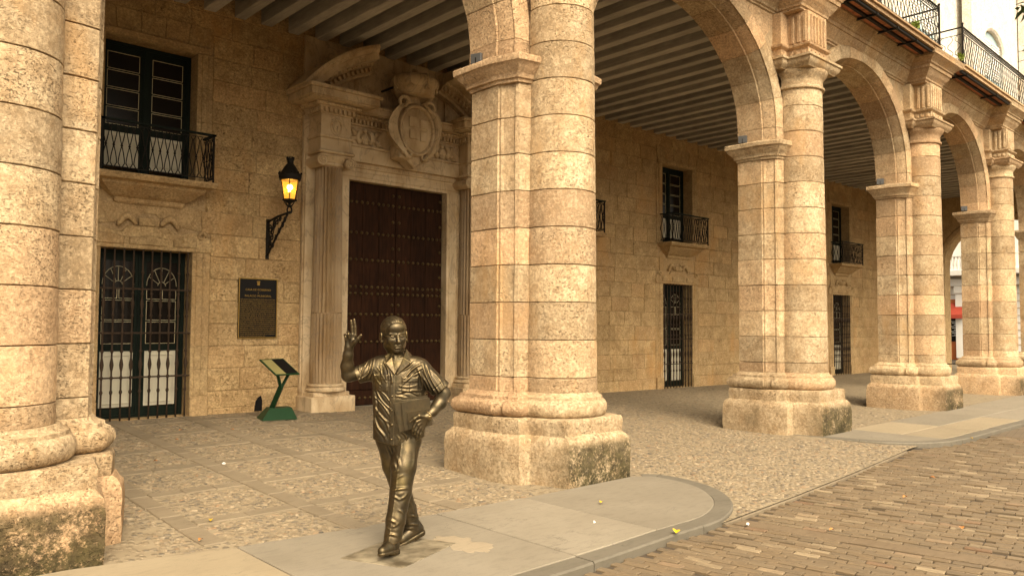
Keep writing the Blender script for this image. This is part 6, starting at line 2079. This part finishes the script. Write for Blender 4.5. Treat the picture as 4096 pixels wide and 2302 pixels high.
for a0, z0, a1, z1, hgt, wd_ in FOLDS:
    va, vz = a1-a0, z1-z0; L2 = va*va+vz*vz
    t = ((A2-a0)*va+(Z2-z0)*vz)/L2
    tc = np.clip(t, 0, 1)
    # slight bow so that no fold is a ruled line
    nx_, nz_ = -vz/math.sqrt(L2), va/math.sqrt(L2)
    bow = .012*np.sin(math.pi*tc)*(1 if (a0*1000) % 2 < 1 else -1)
    d_ = np.hypot(A2-(a0+va*tc+nx_*bow), Z2-(z0+vz*tc+nz_*bow))
    fade = np.sin(math.pi*np.clip(tc*.9+.05, 0, 1))**.5
    w_ = wd_*.72
    disp += hgt*.9*fade*np.exp(-np.abs(d_/w_)**1.5) - hgt*.5*fade*np.exp(-((d_-w_*1.9)/w_)**2)
def box2(a0, a1, z0, z1, e): return 1/(1+np.exp(-(np.minimum(np.minimum(A2-a0, a1-A2), np.minimum(Z2-z0, z1-Z2)))/e))
front = np.zeros_like(A2)
front += .0035*box2(.002, .040, .75, 1.29, .0012) - .004*np.exp(-((A2-.041)/.0022)**2)*(Z2 < 1.29) - .003*np.exp(-((A2-.001)/.002)**2)*(Z2 < 1.28)
for (a0, a1, z0, z1) in ((-.122, -.018, 1.165, 1.285), (.092, .205, 1.160, 1.268)):
    front += .0045*box2(a0, a1, z0, z1, .001) + .003*box2(a0, a1, z1-.035, z1, .001) - .003*np.exp(-((A2-(a0+a1)/2)/.002)**2)*box2(a0, a1, z0, z1-.035, .001)
    disp *= np.where((A2 > a0) & (A2 < a1) & (Z2 > z0) & (Z2 < z1), .55, 1)
# open neck: a wedge below the collar
wz = (Z2-1.287)/.135
vin = 1/(1+np.exp(-(np.minimum(A2-(.040-.075*wz), (.040+.075*wz)-A2))/.0025))*(Z2 > 1.285)
front -= .016*vin; disp *= (1-.7*vin)
yb_ = 1/(1+np.exp((y+.03)/.01))
sh.D = (sh.D - disp[:, None, :] - front[:, None, :]*yb_).astype(np.float32)
# hem, sleeve ends
sh.D = np.maximum(sh.D, (.772 + 1.05*(x-.04)**2 + .004*np.sin(x*40+y*30)) - z).astype(np.float32)
def cut(f, p, n_, reg):
    S = f.sl(*reg); x, y, z = f.xyz(S)
    f.D[S] = np.maximum(f.D[S], (x-p[0])*n_[0]+(y-p[1])*n_[1]+(z-p[2])*n_[2])
cut(sh, (-.262, -.05, 1.27), (-.86, -.22, -.46), ((-.34, -.2, 1.1), (-.18, .1, 1.42)))
cut(sh, (.368, .0, 1.168), (.62, .10, -.78), ((.24, -.2, 1.0), (.46, .15, 1.35)))
# hollow sleeve mouths
sh.cap((-.20, -.03, 1.288), (-.33, -.07, 1.252), .054, .056, .004, True)
sh.cap((.33, .01, 1.205), (.44, .01, 1.10), .064, .066, .004, True)
# sleeve hem bands
for p, n_, r0 in (((.352, .004, 1.186), (.62, .10, -.78), 0),):
    S = sh.sl((.26, -.1, 1.05), (.46, .12, 1.30)); x, y, z = sh.xyz(S)
    dd = (x-p[0])*n_[0]+(y-p[1])*n_[1]+(z-p[2])*n_[2]
    sh.D[S] += .004*np.exp(-((dd+.022)/.0025)**2)
# collar
T = .0058
for tri_ in (((.000, -.012, 1.452), (-.040, -.055, 1.418), (-.028, -.108, 1.366)), ((.000, -.012, 1.452), (-.028, -.108, 1.366), (.008, -.088, 1.405)), ((-.010, .02, 1.462), (.000, -.012, 1.452), (-.040, -.055, 1.418)),
             ((.108, -.02, 1.458), (.128, -.06, 1.418), (.150, -.112, 1.376)), ((.108, -.02, 1.458), (.150, -.112, 1.376), (.098, -.094, 1.405)), ((.100, .03, 1.462), (.108, -.02, 1.458), (.128, -.06, 1.418)),
             ((.100, .03, 1.462), (-.010, .02, 1.462), (.045, .085, 1.425)), ((.100, .03, 1.462), (.15, .02, 1.41), (.128, -.06, 1.418)), ((-.010, .02, 1.462), (-.055, .01, 1.415), (-.040, -.055, 1.418)),
             ((.098, -.094, 1.405), (.150, -.112, 1.376), (.055, -.125, 1.292)), ((.008, -.088, 1.405), (-.028, -.108, 1.366), (.036, -.125, 1.292))):
    sh.tri(*tri_, T, .004)
for k in range(5): sh.ell((.021, -.128-(.004 if k < 3 else 0), 1.235-.105*k), (.0062, .006, .0062), .002)
shirt = part('shirt', sh.mesh('shirt', MAT['bronze_cloth'], 0))

# trousers
tr_ = Field((-.20, -.32, .03), (.30, .30, .86), .0054)
tr_.ell((.054, .004, .80), (.172, .108, .12), .03)
tr_.chain([(.122, -.012, .79), (.104, -.075, .61), (.092, -.130, .435), (.066, -.175, .25), (.042, -.212, .06)], [.099, .093, .078, .070, .064], .02)
tr_.chain([(-.018, .02, .79), (.018, .04, .60), (.062, .062, .435), (.108, .125, .25), (.150, .185, .03)], [.095, .088, .074, .071, .070], .02)
A3, Z3 = np.meshgrid(tr_.ax[0], tr_.ax[2], indexing='ij')
disp = np.zeros_like(A3)
TF = [(.02, .455, .15, .475, .009, .010), (.025, .425, .10, .395, .007, .009), (.15, .44, .09, .40, .006, .009), (.015, .265, .085, .235, .008, .009), (.10, .245, .04, .215, .006, .008), (.01, .165, .095, .150, .008, .009), (.0, .205, .04, .19, .005, .008),
      (.05, .70, .09, .62, .006, .010), (.03, .655, .06, .60, .006, .009), (.02, .56, .08, .60, .005, .010), (.06, .53, .12, .57, .005, .010), (.185, .75, .18, .60, .004, .010), (-.01, .77, .015, .66, .007, .009), (.02, .77, .025, .69, .006, .007), (-.04, .77, .0, .64, .005, .008),
      (.09, .33, .13, .29, .005, .009), (.145, .32, .17, .20, .006, .010), (.13, .22, .20, .19, .007, .009), (.12, .15, .21, .13, .006, .010), (.10, .10, .17, .12, .005, .009)]
for a0, z0, a1, z1, hgt, wd_ in TF:
    va, vz = a1-a0, z1-z0; L2 = va*va+vz*vz; tc = np.clip(((A3-a0)*va+(Z3-z0)*vz)/L2, 0, 1)
    nx_, nz_ = -vz/math.sqrt(L2), va/math.sqrt(L2); bow = .008*np.sin(math.pi*tc)
    d_ = np.hypot(A3-(a0+va*tc+nx_*bow), Z3-(z0+vz*tc+nz_*bow))
    fade = np.sin(math.pi*np.clip(tc*.9+.05, 0, 1))
    disp += .95*hgt*fade*(np.exp(-np.abs(d_/(wd_*.8))**1.5) - .45*np.exp(-((d_-wd_*1.6)/wd_)**2))
# pressed crease down the leading leg
cl_ = np.interp(Z3, [.05, .25, .435, .61, .75], [.024, .044, .064, .075, .09])
tr_.D = (tr_.D - disp[:, None, :]).astype(np.float32)
S = tuple(slice(None) for _ in range(3)); x, y, z = tr_.xyz(S)
tr_.D = tr_.D - (.004*np.exp(-((x-cl_[:, None, :])/.004)**2)*(y < -.06)).astype(np.float32)
cut(tr_, (.04, -.21, .092), (.25, .1, -.96), ((-.1, -.32, 0), (.14, -.10, .2)))
cut(tr_, (.15, .17, .085), (.1, .25, -.96), ((.05, .05, 0), (.3, .3, .2)))
cut(tr_, (0, 0, .845), (0, 0, 1), ((-.3, -.3, .8), (.3, .3, .9)))
part('trousers', tr_.mesh('trousers', MAT['bronze_trouser'], 1))

# shoes
def shoe(name, heel, ball_, toe, ank, sole_n, h=.0040):
    pts = np.array([heel, ball_, toe, ank]); lo = pts.min(0)-.075; hi = pts.max(0)+.07
    f = Field(lo, hi, h)
    hv, bv_, tv, av = (Vector(p) for p in (heel, ball_, toe, ank))
    up = Vector(sole_n).normalized()
    f.cap(tuple(hv+up*.036), tuple(bv_+up*.034), .036, .044, .02)
    f.cap(tuple(bv_+up*.032), tuple(tv+up*.022), .043, .031, .02)
    f.cap(tuple(hv.lerp(bv_, .25)+up*.05), ank, .037, .040, .03)
    f.cap(tuple(hv.lerp(bv_, .75)+up*.045), tuple(hv.lerp(bv_, .2)+up*.08), .030, .034, .03)
    c0 = hv
    S = tuple(slice(None) for _ in range(3)); x, y, z = f.xyz(S)
    hd = (x-c0.x)*up.x+(y-c0.y)*up.y+(z-c0.z)*up.z
    f.D = np.maximum(f.D, .008-hd).astype(np.float32)
    # welt: wider sole
    g = Field(lo, hi, h)
    g.cap(tuple(hv+up*.004), tuple(bv_+up*.004), .038, .047, .01); g.cap(tuple(bv_+up*.004), tuple(tv+up*.006), .046, .033, .01)
    hd2 = hd
    g.D = np.maximum(g.D, np.maximum(hd2-.013, -.006-hd2)).astype(np.float32)
    dr_ = (bv_-hv).normalized()
    al = (x-hv.x)*dr_.x+(y-hv.y)*dr_.y+(z-hv.z)*dr_.z
    f.D = np.minimum(f.D, g.D)
    hb = Field(lo, hi, h); hb.cap(tuple(hv-up*.004), tuple(hv.lerp(bv_, .32)-up*.004), .036, .037, .01)
    hb.D = np.maximum(hb.D, np.maximum(hd-.008, -.024-hd)); hb.D = np.maximum(hb.D, al-.065)
    f.D = np.minimum(f.D, hb.D).astype(np.float32)
    # lace bars
    for k in range(4):
        c_ = hv.lerp(bv_, .52+.12*k)+up*(.093-.011*k); sd = dr_.cross(up).normalized()
        f.cap(tuple(c_-sd*.018), tuple(c_+sd*.018), .0035, .0035, .002)
    return part(name, f.mesh(name, BZ, 1))
fs_n = Vector((0, 0, 1)); 
shoe('shoe', (.062, -.165, .020), (.026, -.268, .036), (-.002, -.345, .050), (.046, -.205, .125), (-.10, .16, .98))
shoe('shoe', (.205, .185, .062), (.085, .10, .010), (.030, .055, .008), (.165, .175, .13), (-.28, -.18, .94))
# wrist watch
a = MB(); c_ = Vector((.291, -.174, .996)); ax_ = Vector((.55, .55, .42)).normalized()
u_ = ax_.cross(Vector((0, 0, 1))).normalized(); v_ = ax_.cross(u_)
a.tube([tuple(c_+(u_*.035*math.cos(t)+v_*.030*math.sin(t))) for t in [2*math.pi*k/20 for k in range(20)]], .006, 7, True)
wt_ = a.obj('watch', BZ, bo, smooth=True)
fc = c_ + Vector((.015, -.030, -.012)); nn_ = Vector((.35, -.85, -.3)).normalized()
u2 = nn_.cross(Vector((0, 0, 1))).normalized(); v2 = nn_.cross(u2)
a = MB(); 
vs = [tuple(fc+(u2*math.cos(t)+v2*math.sin(t))*r_+nn_*h_) for r_, h_ in ((.015, -.006), (.0165, 0), (.0165, .004), (.0135, .007)) for t in [2*math.pi*k/18 for k in range(18)]]
a.add(vs, [(q*18+i, q*18+(i+1) % 18, (q+1)*18+(i+1) % 18, (q+1)*18+i) for q in range(3) for i in range(18)] + [tuple(range(18)), tuple(range(54, 72))])
a.obj('watch_dial', BZ, wt_, auto=40)
# folders and books under the arm
def folio(name, q, th, dirn=(0, 1, 0), b_=.002, parent=None):
    a = MB(); d = Vector(dirn)*th
    q = [Vector(p) for p in q]; c = sum(q, Vector())/4
    ring = lambda off, k: [tuple(c+(p-c)*k+d*off) for p in q]
    rs_ = [ring(0, .985), ring(.08, 1), ring(.92, 1), ring(1, .985)]
    a.sweep(lambda k: rs_[k], 4)
    return a.obj(name, MAT['bronze_flat'], parent or statue)
folio('small_book', [(.143, -.210, 1.021), (.276, -.198, 1.041), (.296, -.190, .925), (.155, -.204, .899)], .022)
folio('folder', [(.096, -.190, 1.092), (.297, -.172, 1.126), (.322, -.168, .926), (.121, -.186, .885)], .016)
folio('folder', [(.092, -.170, 1.106), (.180, -.160, 1.124), (.312, -.152, 1.118), (.325, -.150, .925), (.102, -.168, .876)][:1] + [(.300, -.152, 1.118), (.322, -.150, .925), (.104, -.168, .876)], .008)
folio('folder_tab', [(.098, -.164, 1.124), (.178, -.158, 1.126), (.184, -.156, 1.095), (.095, -.162, 1.085)], .004)
folio('book', [(.033, -.160, 1.078), (.280, -.142, 1.140), (.30, -.138, .93), (.079, -.156, .868)], .022)
folio('loose_sheet', [(.044, -.1655, 1.082), (.20, -.152, 1.108), (.21, -.15, .90), (.086, -.163, .871)], .003)

# bronze plate let into the slab
t = NT('worn_bronze_plate')
n1 = t.noise(3.2, 5, .65); n2 = t.noise(14, 4, .6)
col = t.mix(t.ramp(n1, (.38, 0), (.62, 1)), (.10, .078, .05), (.34, .285, .20))
col = t.mix(t.ramp(n2, (.55, 0), (.75, .5)), col, (.05, .055, .04))
MAT['plate'] = t.out(col, t.ramp(n1, (.3, .38), (.7, .6)), .35, t.bump(n2, .15, .003))
ca_, sa_ = math.cos(-(YAW-math.pi/2)), math.sin(-(YAW-math.pi/2))
q = []
for wx, wy in ((2.92, 4.97), (3.13, 4.50), (3.78, 4.74), (3.57, 5.21)):
    dx, dy = wx-STX, wy-STY; q.append((dx*ca_-dy*sa_, dx*sa_+dy*ca_))
a = MB(); a.prism(q, -.03, .0025, .001); a.obj('base_plate', MAT['plate'], statue)
